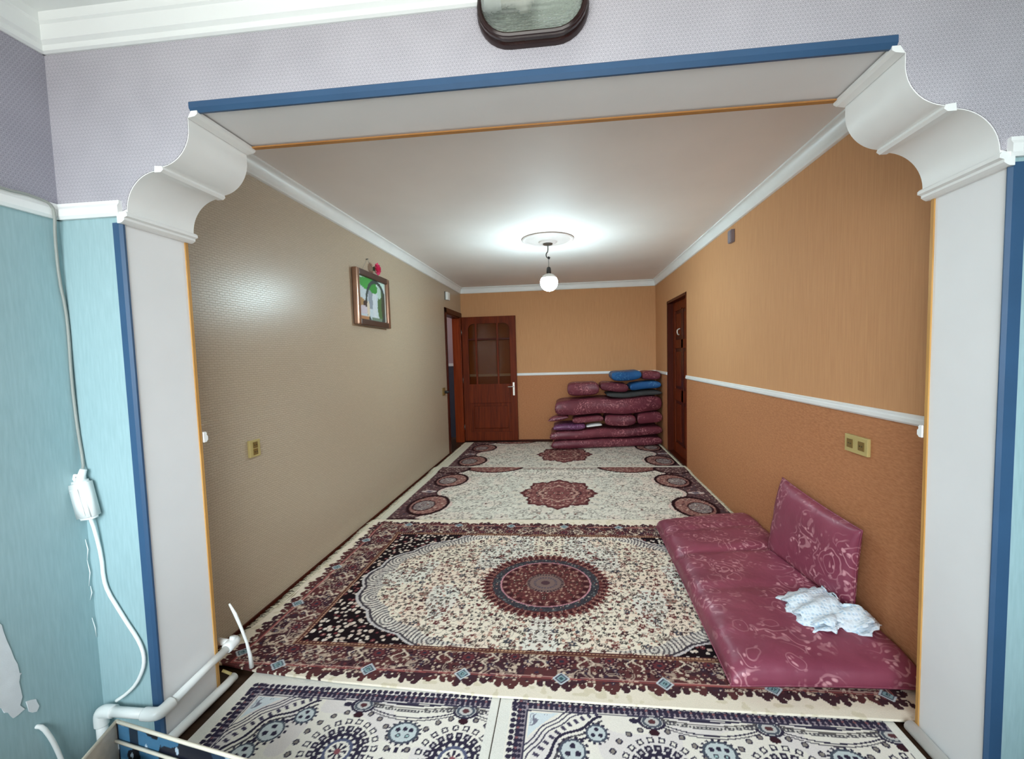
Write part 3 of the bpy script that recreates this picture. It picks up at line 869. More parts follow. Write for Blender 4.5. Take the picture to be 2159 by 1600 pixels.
# ---- rugs with paisley corners
def pat_paisley(cx, cy):
    def f(x, y, dedge):
        Us, Vs = x - cx, y - cy
        U, V = np.abs(Us), Vs
        col = np.empty(x.shape + (3,)); col[:] = C(232, 226, 212)
        tone = vnoise(U, V, 6, 111)
        put(col, tone > .55, C(238, 222, 208), .6)
        vines(col, U, V, 15, 114, V > -9, C(120, 114, 104), .045, .7)
        vines(col, U, V, 24, 116, V > -9, C(160, 146, 136), .040, .6)
        florets(col, U, V, .042, 120, V > -9, [C(110, 100, 92), C(96, 64, 60), C(122, 118, 106), C(150, 110, 100)], .12, .30, .6)
        # light halo round the medallion, then the medallion
        a = np.arctan2(Vs / .44, Us / .36); rho = np.hypot(Us / .36, Vs / .44)
        lob = rho / (1 + .07 * np.cos(8 * a) + .035 * np.cos(24 * a))
        put(col, (lob < 1.30) & (np.cos(24 * a) > -.2), C(226, 216, 200), .85)
        md = lob < 1
        put(col, md, C(128, 78, 76))
        florets(col, U, np.abs(Vs), .036, 130, md, [C(196, 150, 138), C(74, 40, 44), C(150, 92, 90), C(206, 168, 152), C(60, 36, 40)], .24, .48, .95)
        put(col, np.abs(lob - .97) < .045, C(88, 44, 46)); put(col, np.abs(lob - .52) < .03, C(204, 166, 150), .7)
        # side fields: dark filigree bounded by a wavy line
        wav = 1.17 - .115 * np.cos((V - .45) * 2 * math.pi / .84)
        side = U > wav
        put(col, np.abs(U - wav + .020) < .014, C(226, 200, 190))
        put(col, side, C(96, 70, 72))
        florets(col, U, V, .034, 140, side, [C(196, 168, 156), C(66, 44, 48), C(150, 108, 104), C(70, 66, 76), C(92, 52, 54)], .22, .46, .95)
        put(col, side & (np.abs(U - wav) < .016), C(54, 24, 28))
        # paisleys
        for (pu, pv, ra, rb) in ((1.255, -.385, .185, .27), (1.25, .455, .18, .25)):
            du, dv = U - pu, V - pv
            d = np.hypot(du / ra, dv / rb)
            an = np.arctan2(dv / rb, du / ra)
            put(col, d < 1.0, C(156, 112, 104))
            florets(col, U, V, .030, 150 + int(pv * 10), d < .95, [C(206, 176, 160), C(110, 60, 58), C(132, 78, 74), C(84, 50, 52)], .2, .45, .95)
            d2 = np.hypot((du - .04) / (ra * .55), (dv + .02) / (rb * .52))
            put(col, d2 < 1, C(146, 134, 132)); florets(col, U, V, .024, 160, d2 < .95, [C(210, 196, 186), C(84, 70, 78), C(120, 70, 72)], .2, .45, .95)
            put(col, np.abs(d2 - 1) < .07, C(58, 30, 34))
            put(col, np.abs(d - 1.0) < .085, C(44, 20, 24))
        # little white flame between the paisleys
        dfl = np.hypot((U - 1.38) / .08, (V - .03) / .035)
        put(col, dfl < 1, C(214, 196, 190)); put(col, dfl < .5, C(70, 60, 84))
        # lens shapes along the two long edges
        for s in (-1, 1):
            e = np.hypot((U - .84) / .36, (V - s * .985) / .215)
            put(col, e < 1, C(140, 92, 86)); florets(col, U, V, .034, 170, e < .92, [C(206, 176, 160), C(120, 62, 60), C(90, 56, 56), C(186, 150, 134)], .2, .46, .95)
            put(col, np.abs(e - 1) < .06, C(58, 26, 28))
            cn = np.hypot((U - 1.36) / .22, (V - s * .90) / .16)
            put(col, (cn < 1), C(100, 72, 72)); put(col, np.abs(cn - 1) < .09, C(46, 22, 26))
            florets(col, U, V, .03, 175, cn < .9, [C(190, 160, 150), C(76, 48, 50)], .2, .44, .9)
            put(col, (np.abs(V - s * .90) < .012) & (U < .46) & ((U * 14 % 1) < .8), C(96, 74, 70))
            put(col, (np.abs(V - s * .945) < .010) & (U < .46), C(150, 120, 112))
        # selvedges
        put(col, U > 1.515, C(222, 216, 196))
        put(col, np.abs(np.abs(Vs) - 1.04) < .045, C(228, 220, 206))
        return col
    return f

# ---- navy runners in front
def pat_navy(x_left, x_right, y_far, cut_right):
    INK = C(56, 50, 70); PALE = C(246, 238, 226)
    def f(x, y, dedge):
        s = x - x_left; t = y_far - y
        col = np.empty(x.shape + (3,)); col[:] = PALE
        put(col, vnoise(x, y, 9, 201) > .55, C(234, 224, 222), .7)
        per = .43
        s0 = s - .55
        kf = np.maximum(np.round(s0 / per), 0)
        g = s0 - kf * per                                  # distance from the nearest rosette column
        for row in range(4):
            tr = t - .30 - row * .86
            r = np.hypot(g, tr); a = np.arctan2(tr, g)
            # big ring of dots
            n = 22
            da = ((a / (2 * math.pi) * n) % 1 - .5) * 2 * math.pi / n * np.maximum(r, .01)
            dq = np.hypot(da, r - .178)
            m = np.abs(g) < .215
            put(col, m & (dq < .0125), INK); put(col, m & (dq < .0075), C(150, 140, 132))
            # squares
            for rr, n2, w in ((.132, 20, .0120), (.098, 18, .0130)):
                db = ((a / (2 * math.pi) * n2) % 1 - .5) * 2 * math.pi / n2 * np.maximum(r, .01)
                q = np.maximum(np.abs(db), np.abs(r - rr))
                put(col, m & (q < w), INK); put(col, m & (q < w * (.55 if rr > .1 else .38)), PALE if rr > .1 else C(206, 198, 196))
            st = .072 + .006 * np.sign(np.cos(16 * a))
            put(col, np.abs(r - st) < .012, INK)
            put(col, np.abs(r - .048) < .006, C(96, 100, 126)); put(col, (r < .034) & (np.cos(8 * a) > 0), INK); put(col, r < .012, C(150, 90, 96))
            # oval rosette above each medallion
            to = t - .088 - row * .86
            ro = np.hypot(g / .052, to / .038)
            m2 = ro < 1.0
            put(col, m2, C(206, 202, 198)); put(col, np.abs(ro - .90) < .12, INK); put(col, np.abs(ro - .62) < .10, C(86, 92, 104)); put(col, ro < .28, C(96, 60, 64))
            put(col, np.hypot((g) / .020, (to - .050) / .014) < 1, C(62, 36, 44))
            for sg in (-1, 1): put(col, np.hypot((g - sg * .068) / .018, (to) / .012) < 1, INK)
        # between the columns: scalloped flowers and swags
        h = (s0 / per - np.floor(s0 / per)) * per - per / 2      # 0 midway between columns
        mid = (s0 > 0)
        for row in range(4):
            tf = t - .205 - row * .86
            rf = np.hypot(h / .060, tf / .048); af = np.arctan2(tf / .048, h / .060)
            put(col, mid & (rf < 1.18) & (np.cos(18 * af) > .1) & (rf > .9), INK)
            put(col, mid & (rf < .98), C(206, 214, 214)); put(col, mid & (np.abs(rf - .92) < .09), C(82, 88, 100))
            for ox, oy in ((-.026, -.012), (0, -.016), (.026, -.012), (-.018, .014), (.018, .014)):
                dd = np.hypot(h - ox, tf - oy)
                put(col, mid & (dd < .0095), INK)
                if oy > 0: put(col, mid & (dd < .005), C(170, 200, 198))
            for q in (-1, 1):
                dd = np.hypot(h, tf - .085 - .0 * q)
            put(col, mid & (np.hypot(h / .03, (tf - .075) / .012) < 1) & (np.cos(h * 220) > 0), INK)
            # swags: parallel sagging lines between oval rosettes
            tt = t - row * .86
            for dpt, w, c in ((.060, .0035, INK), (.076, .003, C(110, 104, 100)), (.088, .006, C(96, 92, 96)), (.112, .003, INK), (.124, .0025, C(90, 84, 92))):
                cur = dpt + (.055 if dpt > .10 else .030) * (1 - (np.abs(h) / (per / 2)) ** 2) - (.030 if dpt > .10 else .014)
                put(col, mid & (np.abs(tt - cur) < w) & (np.abs(h) < per / 2 - .04), c)
                if abs(dpt - .088) < .001: put(col, mid & (np.abs(tt - cur) < w * .6) & ((h * 70 % 1) < .5) & (np.abs(h) < per / 2 - .05), C(220, 212, 202))
            put(col, mid & (np.abs(tt - .052) < .006) & (np.abs(h) < .17) & (tt < .056 + .0 * h), C(186, 140, 136), .8)
            put(col, (tt > .038) & (tt < .062) & mid & (np.abs(h) > .09) & (np.abs(h) < .16) & (tt < .040 + (np.abs(h) - .09) * .3), C(58, 40, 60))
        # corner design: lines sweeping from the far edge to the side edge
        corner = s < .36
        arc = np.hypot((s - .52) / .40, (t - .44) / .36)
        wob = arc + .03 * np.cos(np.arctan2(t - .44, s - .52) * 14)
        for q, w, c in ((1.06, .016, INK), (1.00, .012, C(92, 88, 92)), (.945, .014, INK)):
            put(col, corner & (np.abs(wob - q) < w), c)
        band = corner & (arc > 1.105) & (arc < 1.165)
        put(col, band & (np.cos(np.arctan2(t - .44, s - .52) * 90) > .2), C(78, 70, 92))
        for q in (1.19, 1.235, 1.275): put(col, corner & (np.abs(arc + .012 * np.cos(np.arctan2(t - .44, s - .52) * 24) - q) < .008), C(84, 78, 96))
        put(col, corner & (arc > 1.31) & (s > .075) & (t > .075), C(222, 230, 234), .9); vines(col, s, t, 26, 230, corner & (arc > 1.36) & (s > .08) & (t > .08), C(110, 106, 126), .05, .9)
        for (fx, fy, fr) in ((.245, .235, .050), (.335, .155, .040), (.20, .335, .045)):
            r3 = np.hypot(s - fx, t - fy); a3 = np.arctan2(t - fy, s - fx)
            put(col, (r3 < fr * 1.22) & (r3 > fr) & (np.cos(14 * a3) > .1), INK)
            put(col, r3 < fr * .95, C(210, 216, 216)); put(col, np.abs(r3 - fr * .9) < .004, C(84, 90, 104))
            for k in range(3):
                aa = k * 2.1 + .5
                put(col, np.hypot(s - fx - fr * .42 * math.cos(aa), t - fy - fr * .42 * math.sin(aa)) < fr * .22, INK)
        # border of dark florets along the far and left edges
        for dist, al, other in ((t, s, s), (s, t, t)):
            b = (dist > .004) & (dist < .060) & (other > .0)
            put(col, b & (dist > .026), C(150, 136, 146), .9)
            for q, w, p in ((.014, .011, .026), (.036, .011, .0215), (.052, .008, .0215)):
                dd = np.hypot((al / p % 1 - .5) * p, dist - q)
                put(col, b & (dd < w), INK)
            put(col, b & (np.hypot((al / .043 % 1 - .5) * .043, dist - .036) < .005), C(146, 96, 100))
            put(col, (np.abs(dist - .066) < .003) & (other > .06), C(70, 66, 84))
        # selvedges
        put(col, s < -.002, C(240, 236, 226)); put(col, t < .002, C(240, 236, 226))
        put(col, x > x_right - .035, C(240, 236, 226))
        return col
    return f

def smooth01(a, b, v): return ss(a, b, v)

def rug(name, label, group, x0, x1, yf, yb, xs, ys01, patt, ztop, jag_amp=0.0, fringe=(True, True), fringe_len=.055):
    """Rug as one dense sheet with a skirt; yf(x), yb(x) give the near and far edges, ztop(x,y) the pile surface."""
    nx, ny = len(xs), len(ys01)
    X = np.repeat(xs[None, :], ny, 0)
    YF, YB_ = yf(xs), yb(xs)
    Y = YF[None, :] + (YB_ - YF)[None, :] * ys01[:, None]
    X = X + jag_amp * np.where(np.abs(xs - xs[0]) < .02, 1.0, 0)[None, :] * (vnoise(Y, Y * 0, 9, 5) - .5)
    Z = ztop(X, Y) + .0016 * (vnoise(X, Y, 6, 9) - .5)
    Cc = patt(X, Y, None)
    # skirt ring
    co = np.stack([X, Y, Z], -1).reshape(-1, 3)
    rim = np.concatenate([np.arange(nx), np.arange(1, ny) * nx + nx - 1, (ny - 1) * nx + np.arange(nx - 2, -1, -1), np.arange(ny - 2, 0, -1) * nx])
    sk = co[rim].copy(); sk[:, 2] -= .009
    nv = len(co)
    co = np.concatenate([co, sk]); cc = np.concatenate([Cc.reshape(-1, 3), Cc.reshape(-1, 3)[rim]])
    i = (np.arange(ny - 1)[:, None] * nx + np.arange(nx - 1)[None, :]).reshape(-1)
    q = np.stack([i, i + 1, i + nx + 1, i + nx], -1)
    m = len(rim); k = np.arange(m); k2 = (k + 1) % m
    qs = np.stack([rim[k2], rim[k], nv + k, nv + k2], -1)
    q = np.concatenate([q, qs]).astype(np.int32)
    me = bpy.data.meshes.new(name)
    me.vertices.add(len(co)); me.vertices.foreach_set('co', co.astype(np.float32).ravel())
    me.loops.add(q.size); me.loops.foreach_set('vertex_index', q.ravel())
    me.polygons.add(len(q)); me.polygons.foreach_set('loop_start', np.arange(0, q.size, 4, dtype=np.int32))
    me.update(calc_edges=True)
    at = me.color_attributes.new('Col', 'FLOAT_COLOR', 'POINT')
    rgba = np.ones((len(co), 4), np.float32); rgba[:, :3] = cc
    at.data.foreach_set('color', rgba.ravel())
    o = obj(name, me, M['rug'])
    tag(o, label, 'rug', group)
    me.polygons.foreach_set('use_smooth', np.ones(len(q), bool))
    # woven fringe at the two short ends
    R = random.Random(len(label))
    for side, on in ((0, fringe[0]), (1, fringe[1])):
        if not on: continue
        vs, fs = [], []
        xe = xs[0] if side == 0 else xs[-1]; sg = -1 if side == 0 else 1
        j = 0 if side == 0 else nx - 1
        y = YF[j] + .01
        while y < YB_[j] - .01:
            L = fringe_len * R.uniform(.55, 1.0); dy = R.uniform(-.02, .02); w = .0026
            z0 = float(np.interp(y, Y[:, j], Z[:, j])) - .002
            b = len(vs)
            for t_, dz in ((0, 0), (.5, .003), (1, -.006)):
                yy = y + dy * t_ ** 2
                xx = xe + sg * (L * t_ - .004)
                vs += [(xx, yy - w * (1 - .5 * t_), z0 + dz), (xx, yy + w * (1 - .5 * t_), z0 + dz + .001)]
            fs += [(b, b + 1, b + 3, b + 2), (b + 2, b + 3, b + 5, b + 4)]
            y += R.uniform(.0045, .008)
        fm = bpy.data.meshes.new('fringe'); fm.from_pydata(vs, [], fs); fm.update()
        fo = obj('fringe', fm, M['cream_yarn'], o); fo['kind'] = 'stuff'
    return o

def spaced(a, b, n): return np.linspace(a, b, n)
def graded(n0):  # denser rows near the viewer
    t = np.linspace(0, 1, n0); return t ** 1.25

def interp_edge(px, py): return lambda x: np.interp(x, px, py)
RUGY1F = interp_edge([-.2, -.08, .1, .5, 1.2, 2.0, 2.9], [.400, .397, .365, .330, .295, .285, .285])
RUGY1B = interp_edge([-.2, 2.97], [2.205, 2.300])
rug('persian_rug', 'large rug nearest the opening with a round red medallion in a cream oval', 'rugs of the long room',
    -.175, 2.955, RUGY1F, RUGY1B, spaced(-.165, 2.955, 680), graded(300), pat_medallion,
    lambda x, y: .0125 + .0115 * (1 - ss(.44, .62, y)) + .0125 * ss(1.80, 1.96, y), .02)
rug('persian_rug', 'middle rug with a lobed medallion and dark paisley scrolls at both sides', 'rugs of the long room',
    -.175, 2.955, interp_edge([-.2, 3], [1.99, 2.03]), interp_edge([-.2, 3], [4.035, 4.085]), spaced(-.160, 2.945, 330), spaced(0, 1, 170), pat_paisley(1.43, 3.02),
    lambda x, y: .012 + .0125 * ss(3.70, 3.86, y), .02)
rug('persian_rug', 'farthest rug, partly under the stacked bedding by the back wall', 'rugs of the long room',
    -.175, 2.955, interp_edge([-.2, 3], [3.88, 3.90]), interp_edge([-.2, 3], [5.70, 5.72]), spaced(-.155, 2.925, 300), spaced(0, 1, 130), pat_paisley(1.48, 4.78),
    lambda x, y: .012 + 0 * x, .02)
# two navy patterned runners of the front room; their near parts pass under the camera
_ys = np.concatenate([np.linspace(0, .76, 150, endpoint=False), np.linspace(.76, 1, 115)])
rug('navy_rug', 'left navy and cream runner in front, beside the white floor pipe', 'navy rugs of the front room',
    .085, 1.245, lambda x: -1.75 + 0 * x, lambda x: .40 - .03 * x, spaced(.085, 1.242, 330), _ys, pat_navy(.135, 1.242, .312, True), lambda x, y: .0102 + 0 * x, 0, (False, False))
rug('navy_rug', 'right navy and cream runner in front, starting at the cream seam', 'navy rugs of the front room',
    1.235, 2.755, lambda x: -1.75 + 0 * x, lambda x: .372 - .02 * x, spaced(1.247, 2.755, 440), _ys, pat_navy(1.297, 2.755, .312, False), lambda x, y: .0102 + 0 * x, 0, (False, False))

# ------------------------------------------------------------------ soft goods
def pillow(name, c4, up, down, mat, parent=None, nu=26, nv=20, a=3.2, b=0.42, pinch=0.03, wr=0.006, seed=1, clip=None, creases=(), seam=None, lump=0.0):
    """A stuffed cloth form over a bilinear patch c4 = near-left, near-right, far-right, far-left."""
    A, B_, Cc, D = [Vector(p) for p in c4]
    R = random.Random(seed); s1, s2 = R.uniform(0, 9), R.uniform(0, 9)
    from mathutils import noise as mn
    off = parent_loc(parent)
    bm = bmesh.new()
    def base(u, v):
        pu = u * (1 - pinch * (1 - v * v) * abs(u) ** 3 * 1.0); pv = v * (1 - pinch * (1 - u * u) * abs(v) ** 3)
        uu, vv = (pu + 1) / 2, (pv + 1) / 2
        p = A.lerp(B_, uu).lerp(D.lerp(Cc, uu), vv)
        du = (B_ - A).lerp(Cc - D, vv); dv = (D - A).lerp(Cc - B_, uu)
        n = du.cross(dv).normalized()
        return p, n
    def spacing(i, n):
        t = -1 + 2 * i / n
        return math.copysign(1 - (1 - abs(t)) ** 1.35, t)
    def prof(u, v):
        return max(0.0, (1 - abs(u) ** a)) ** b * max(0.0, (1 - abs(v) ** a)) ** b
    top, bot = [], []
    for j in range(nv + 1):
        v = spacing(j, nv); rt, rb = [], []
        for i in range(nu + 1):
            u = spacing(i, nu)
            p, n = base(u, v); h = prof(u, v)
            q = (p * 7.0) + Vector((s1, s2, 0))
            w = mn.noise(q) * .6 + mn.noise(q * 2.3) * .4
            edge = (max(abs(u), abs(v))) ** 3
            ww = wr * w * (0.5 + 1.2 * edge) * (1 if h > 0 else 0)
            cr = 0.0
            for (axis, pos, dep, wid) in creases:
                d = (u if axis == 'u' else v) - pos
                cr += dep * math.exp(-(d / wid) ** 2)
            lm = lump * (mn.noise(p * 3.1 + Vector((s2, s1, 2))))
            pt = p + n * (up * h * (1 + lm) - cr * h + ww)
            pb = p - n * (down * h)
            if clip:
                pt, pb = clip(pt), clip(pb)
            rt.append(bm.verts.new(pt - off))
            rim = i in (0, nu) or j in (0, nv)
            rb.append(rt[-1] if rim else bm.verts.new(pb - off))
        top.append(rt); bot.append(rb)
    for j in range(nv):
        for i in range(nu):
            bm.faces.new([top[j][i], top[j][i + 1], top[j + 1][i + 1], top[j + 1][i]])
            f = [bot[j][i], bot[j + 1][i], bot[j + 1][i + 1], bot[j][i + 1]]
            if len(set(f)) == 4:
                try: bm.faces.new(f)
                except ValueError: pass
    bmesh.ops.recalc_face_normals(bm, faces=list(bm.faces))
    o = from_bm(name, bm, mat, parent, True)
    # piping round the seam
    if seam:
        pts = [v for v in ([base(spacing(i, nu), -1)[0] for i in range(nu + 1)] + [base(1, spacing(j, nv))[0] for j in range(1, nv + 1)] +
               [base(spacing(i, nu), 1)[0] for i in range(nu - 1, -1, -1)] + [base(-1, spacing(j, nv))[0] for j in range(nv - 1, -1, -1)])]
        if clip: pts = [clip(p) for p in pts]
        tube('piping', [p - Vector((0, 0, 0)) for p in pts], seam, mat, o, 6)
    return o

def xclip(xm):
    def f(p):
        if p.x > xm: p = Vector((xm, p.y, p.z))
        return p
    return f
def boxclip(xm, ym=None, zmin=None):
    def f(p):
        return Vector((min(p.x, xm), min(p.y, ym) if ym else p.y, max(p.z, zmin) if zmin else p.z))
    return f

# mattress along the right wall
mt = pillow('floor_mattress', [(2.200, .388, .046), (2.985, .415, .050), (2.985, 2.265, .052), (2.230, 2.085, .046)], .098, .030, M['damask'], None, 44, 72, 10, .34, .010, .009, 3,
            boxclip(XR - .004, None, .0145), (('v', .22, .030, .035), ('v', -.30, .010, .05), ('v', .62, .010, .04)), .004, .10)
tag(mt, 'long burgundy paisley mattress lying on the rug along the right wall', 'mattress')
# cushion leaning on the wall
cu = pillow('leaning_cushion', [(2.832, 1.515, .135), (2.925, .800, .135), (2.930, .765, .560), (2.925, 1.530, .600)], .066, .050, M['damask'], None, 30, 26, 3.4, .42, .045, .007, 8,
            boxclip(XR - .003), (), .004, .08)
tag(cu, 'square burgundy paisley cushion propped against the right wall', 'cushion')

# folded white cloth
def folded_cloth():
    from mathutils import noise as mn
    root = empty('folded_cloth', (2.75, .72, .14)); off = Vector((2.75, .72, .14))
    tag(root, 'crumpled white and pale blue knitted cloth lying on the burgundy mattress', 'cloth')
    outline = [(2.600, .890), (2.720, .955), (2.850, 1.005), (2.905, .960), (2.935, .830), (2.955, .690), (2.925, .615), (2.860, .590), (2.770, .655), (2.735, .615), (2.640, .625), (2.600, .720)]
    # fan-shaped folds: grid in polar coordinates about the fold corner
    def sheet(name, zoff, shrink, seed, th=.006):
        bm = bmesh.new(); n, m = 64, 14
        c = Vector((2.800, .800, 0))
        ol = [Vector((p[0], p[1], 0)) for p in outline]
        per = []
        L = len(ol)
        for k in range(n):
            t = k / n * L; i = int(t); per.append(ol[i % L].lerp(ol[(i + 1) % L], t - i))
        rings = []
        for j in range(m + 1):
            r = j / m; ring = []
            for k in range(n):
                p = c.lerp(per[k], r * shrink)
                fold = .016 * math.sin((p.x * 26 - p.y * 60) + seed) * (.35 + .65 * r) + .010 * mn.noise(p * 22 + Vector((seed, 0, 0)))
                z = .150 + zoff + fold * .8 + .035 * (1 - r) + (.030 if p.x > 2.85 else 0) * min(1, (p.x - 2.85) / .05 if p.x > 2.85 else 0)
                z -= .012 * r ** 4
                if j == m: p = p + (p - c).normalized() * .008 * math.sin(k * 1.9 + seed)
                ring.append(bm.verts.new(Vector((min(p.x, 2.972 - .120 * min(1, max(0, (p.y - .70) / .05))), p.y, z)) - off))
            rings.append(ring)
        for a, b in zip(rings[1:], rings[2:]):
            for k in range(n): bm.faces.new([a[k], a[(k + 1) % n], b[(k + 1) % n], b[k]])
        bm.faces.new(rings[1])
        for v in rings[0]: bm.verts.remove(v)
        bmesh.ops.recalc_face_normals(bm, faces=list(bm.faces))
        o = from_bm(name, bm, M['towel'], root, True)
        md = o.modifiers.new('thick', 'SOLIDIFY'); md.thickness = th; md.offset = 0
        return o
    sheet('lower_fold', 0.0, 1.0, 0.3)
    sheet('upper_fold', .020, .88, 1.7)
folded_cloth()

# the bedding stack in the far right corner
def yfront(x): return 5.02 + .30 * (x - 1.3) / 1.67
def slump(p):
    # the whole pile sags together, more towards its top
    k = min(1.0, max(0.0, p.z / .33))
    dz = k * (.014 * math.sin(4.2 * p.x + .6) + .009 * math.sin(9.5 * p.x + 1.0)) * (1.0 - .5 * (p.y - 5.0))
    dy = k * .018 * math.sin(6.0 * p.x + 4.0 * p.z)
    return Vector((min(p.x, XR - .006), min(p.y + dy, YB - .018), max(p.z + dz, .0145)))
def layer(name, label, cat, x0, x1, z0l, z1l, z0r, z1r, mat, seed, depth=.62, back=None, yoff=0.0, a=4.5, b=.40, pinch=.015, wr=.008, seam=None, lump=.1, creases=(), nu=26, nv=14, group='bedding stacked in the far right corner'):
    yl, yr = yfront(x0) + yoff, yfront(x1) + yoff
    hl, hr = z1l - z0l, z1r - z0r
    h = (hl + hr) / 2
    mid = lambda z0, z1: z0 + (z1 - z0) * .5
    ybk = (lambda y: min(y + depth, YB - .02))
    o = pillow(name, [(x0, yl, mid(z0l, z1l)), (x1, yr, mid(z0r, z1r)), (x1, ybk(yr), mid(z0r, z1r)), (x0, ybk(yl), mid(z0l, z1l))],
               h / 2, h / 2, mat, None, nu, nv, a, b, pinch, wr, seed, slump, creases, seam, lump)
    return tag(o, label, cat, group)
G = None
MT = dict(a=8, b=.25, lump=.05, wr=.006)
CS = dict(a=5, b=.29, pinch=.075, wr=.004, lump=.06)
layer('folded_mattress', 'lowest burgundy mattress of the stack, lying on the farthest rug', 'mattress', 1.28, 2.965, .015, .146, .015, .150, M['damask2'], 11, .70, nu=40, **MT)
layer('folded_mattress', 'second burgundy mattress from the floor, under the plum bedding', 'mattress', 1.26, 2.965, .162, .262, .166, .335, M['damask2'], 12, .70, nu=40, **MT)
layer('folded_blanket', 'plum purple folded blanket at the left end of the stack, above the second mattress', 'blanket', 1.315, 1.80, .280, .388, .304, .388, M['damask_plum'], 13, .50, a=5, b=.32, lump=.04, wr=.004)
layer('folded_paper', 'small white folded cloth poking out at the middle of the stack', 'cloth', 1.81, 2.05, .322, .362, .334, .374, M['trim'], 14, .22, yoff=.00, a=3, wr=.003, lump=.02)
layer('stack_cushion', 'small burgundy cushion above the white cloth in the stack', 'cushion', 1.60, 2.075, .404, .476, .390, .504, M['damask2'], 15, .40, **CS)
layer('stack_cushion', 'burgundy cushion in the middle gap of the stack, right of the white cloth', 'cushion', 2.085, 2.56, .338, .508, .346, .530, M['damask2'], 16, .40, **CS)
layer('stack_cushion', 'burgundy cushion at the right end of the gap, against the right wall', 'cushion', 2.575, 2.965, .354, .518, .356, .538, M['damask2'], 17, .40, **CS)
m3 = layer('folded_mattress', 'thick folded burgundy mattress spanning the stack above the small cushions', 'mattress', 1.345, 2.965, .462, .790, .580, .738, M['damask2'], 18, .68, nu=44, a=8, b=.26, lump=.08, wr=.008)
pillow('corner_flap', [(1.235, 5.05, .450), (1.56, 5.08, .500), (1.56, 5.34, .510), (1.250, 5.25, .458)], .050, .034, M['damask2'], m3, 12, 10, 2.2, .55, .10, .004, 19)
layer('folded_blanket', 'charcoal grey folded blanket under the blue cushions', 'blanket', 2.12, 2.965, .788, .840, .772, .868, M['charcoal'], 20, .50, a=5, b=.32, yoff=-.01, wr=.003, lump=.04)
layer('stack_cushion', 'left burgundy cushion on top of the stack', 'cushion', 1.535, 2.02, .806, 1.000, .792, 1.010, M['damask2'], 21, .50, yoff=.03, **CS)
layer('stack_cushion', 'burgundy cushion on the stack leaning beside the charcoal blanket', 'cushion', 2.03, 2.46, .860, 1.015, .862, .985, M['damask2'], 22, .46, yoff=.03, **CS)
layer('stack_cushion', 'lower blue satin cushion on the charcoal blanket', 'cushion', 2.475, 2.96, .866, .990, .884, 1.000, M['blue_satin'], 23, .42, yoff=.03, **CS)
layer('stack_cushion', 'upper blue satin cushion, topmost of the stack', 'cushion', 2.20, 2.665, 1.036, 1.165, 1.020, 1.190, M['blue_satin'], 24, .50, yoff=.04, **CS)
layer('stack_cushion', 'burgundy cushion at the top right of the stack beside the blue one', 'cushion', 2.674, 2.955, 1.016, 1.165, 1.016, 1.140, M['damask2'], 25, .46, yoff=.06, **CS)

# ------------------------------------------------------------------ pendant lamp and ceiling rosette
LX, LY = 1.377, 3.062
ro = lathe('ceiling_rosette', [(0.0, H - .0), (.262, H), (.262, H - .010), (.250, H - .016), (.236, H - .012), (.222, H - .012), (.205, H - .020), (.14, H - .028), (.095, H - .030), (.085, H - .040), (.070, H - .046), (0.0, H - .046)][::-1], (LX, LY, 0), M['rosette'], None, 56)
tag(ro, 'round plaster ceiling rosette above the bare bulb', 'rosette')
lm = empty('pendant_lamp', (LX, LY, H - .046)); tag(lm, 'lit bare bulb hanging on a short cord from the ceiling rosette', 'lamp')
tube('hook', [(LX, LY, H - .046), (LX, LY, H - .125), (LX - .016, LY, H - .140), (LX - .020, LY, H - .165), (LX - .008, LY, H - .186), (LX + .008, LY, H - .182)], .0065, M['metal'], lm, 8, None, 1)
lathe('canopy', [(0.0, H - .044), (.050, H - .046), (.046, H - .056), (.012, H - .062), (0, H - .062)], (LX, LY, 0), M['metal'], lm, 20)
tube('connector', [(LX + .002, LY, H - .196), (LX + .012, LY, H - .178)], .013, M['black'], lm, 8)
tube('cord', [(LX + .004, LY, H - .185), (LX + .006, LY, H - .25), (LX + .004, LY, 2.315)], .0035, M['cable_grey'], lm, 6)
lathe('socket', [(0, 2.322), (.013, 2.322), (.020, 2.312), (.023, 2.285), (.024, 2.262), (.020, 2.252), (0, 2.252)], (LX + .004, LY, 0), M['black'], lm, 16)
BR, BZ = .088, 2.168  # globe made wider than the bulb, its glare put into the shape
prof = [(0.0, BZ - BR)] + [(BR * math.sin(math.radians(a)), BZ - BR * math.cos(math.radians(a))) for a in range(8, 124, 7)] + [(0.0, 2.214)]
lathe('bulb_collar', [(0, 2.212), (.0755, 2.213), (.070, 2.228), (.050, 2.243), (.030, 2.254), (0.0, 2.256)], (LX + .004, LY, 0), M['pvc'], lm, 32)
lathe('bulb', prof, (LX + .004, LY, 0), M['bulb'], lm, 32)

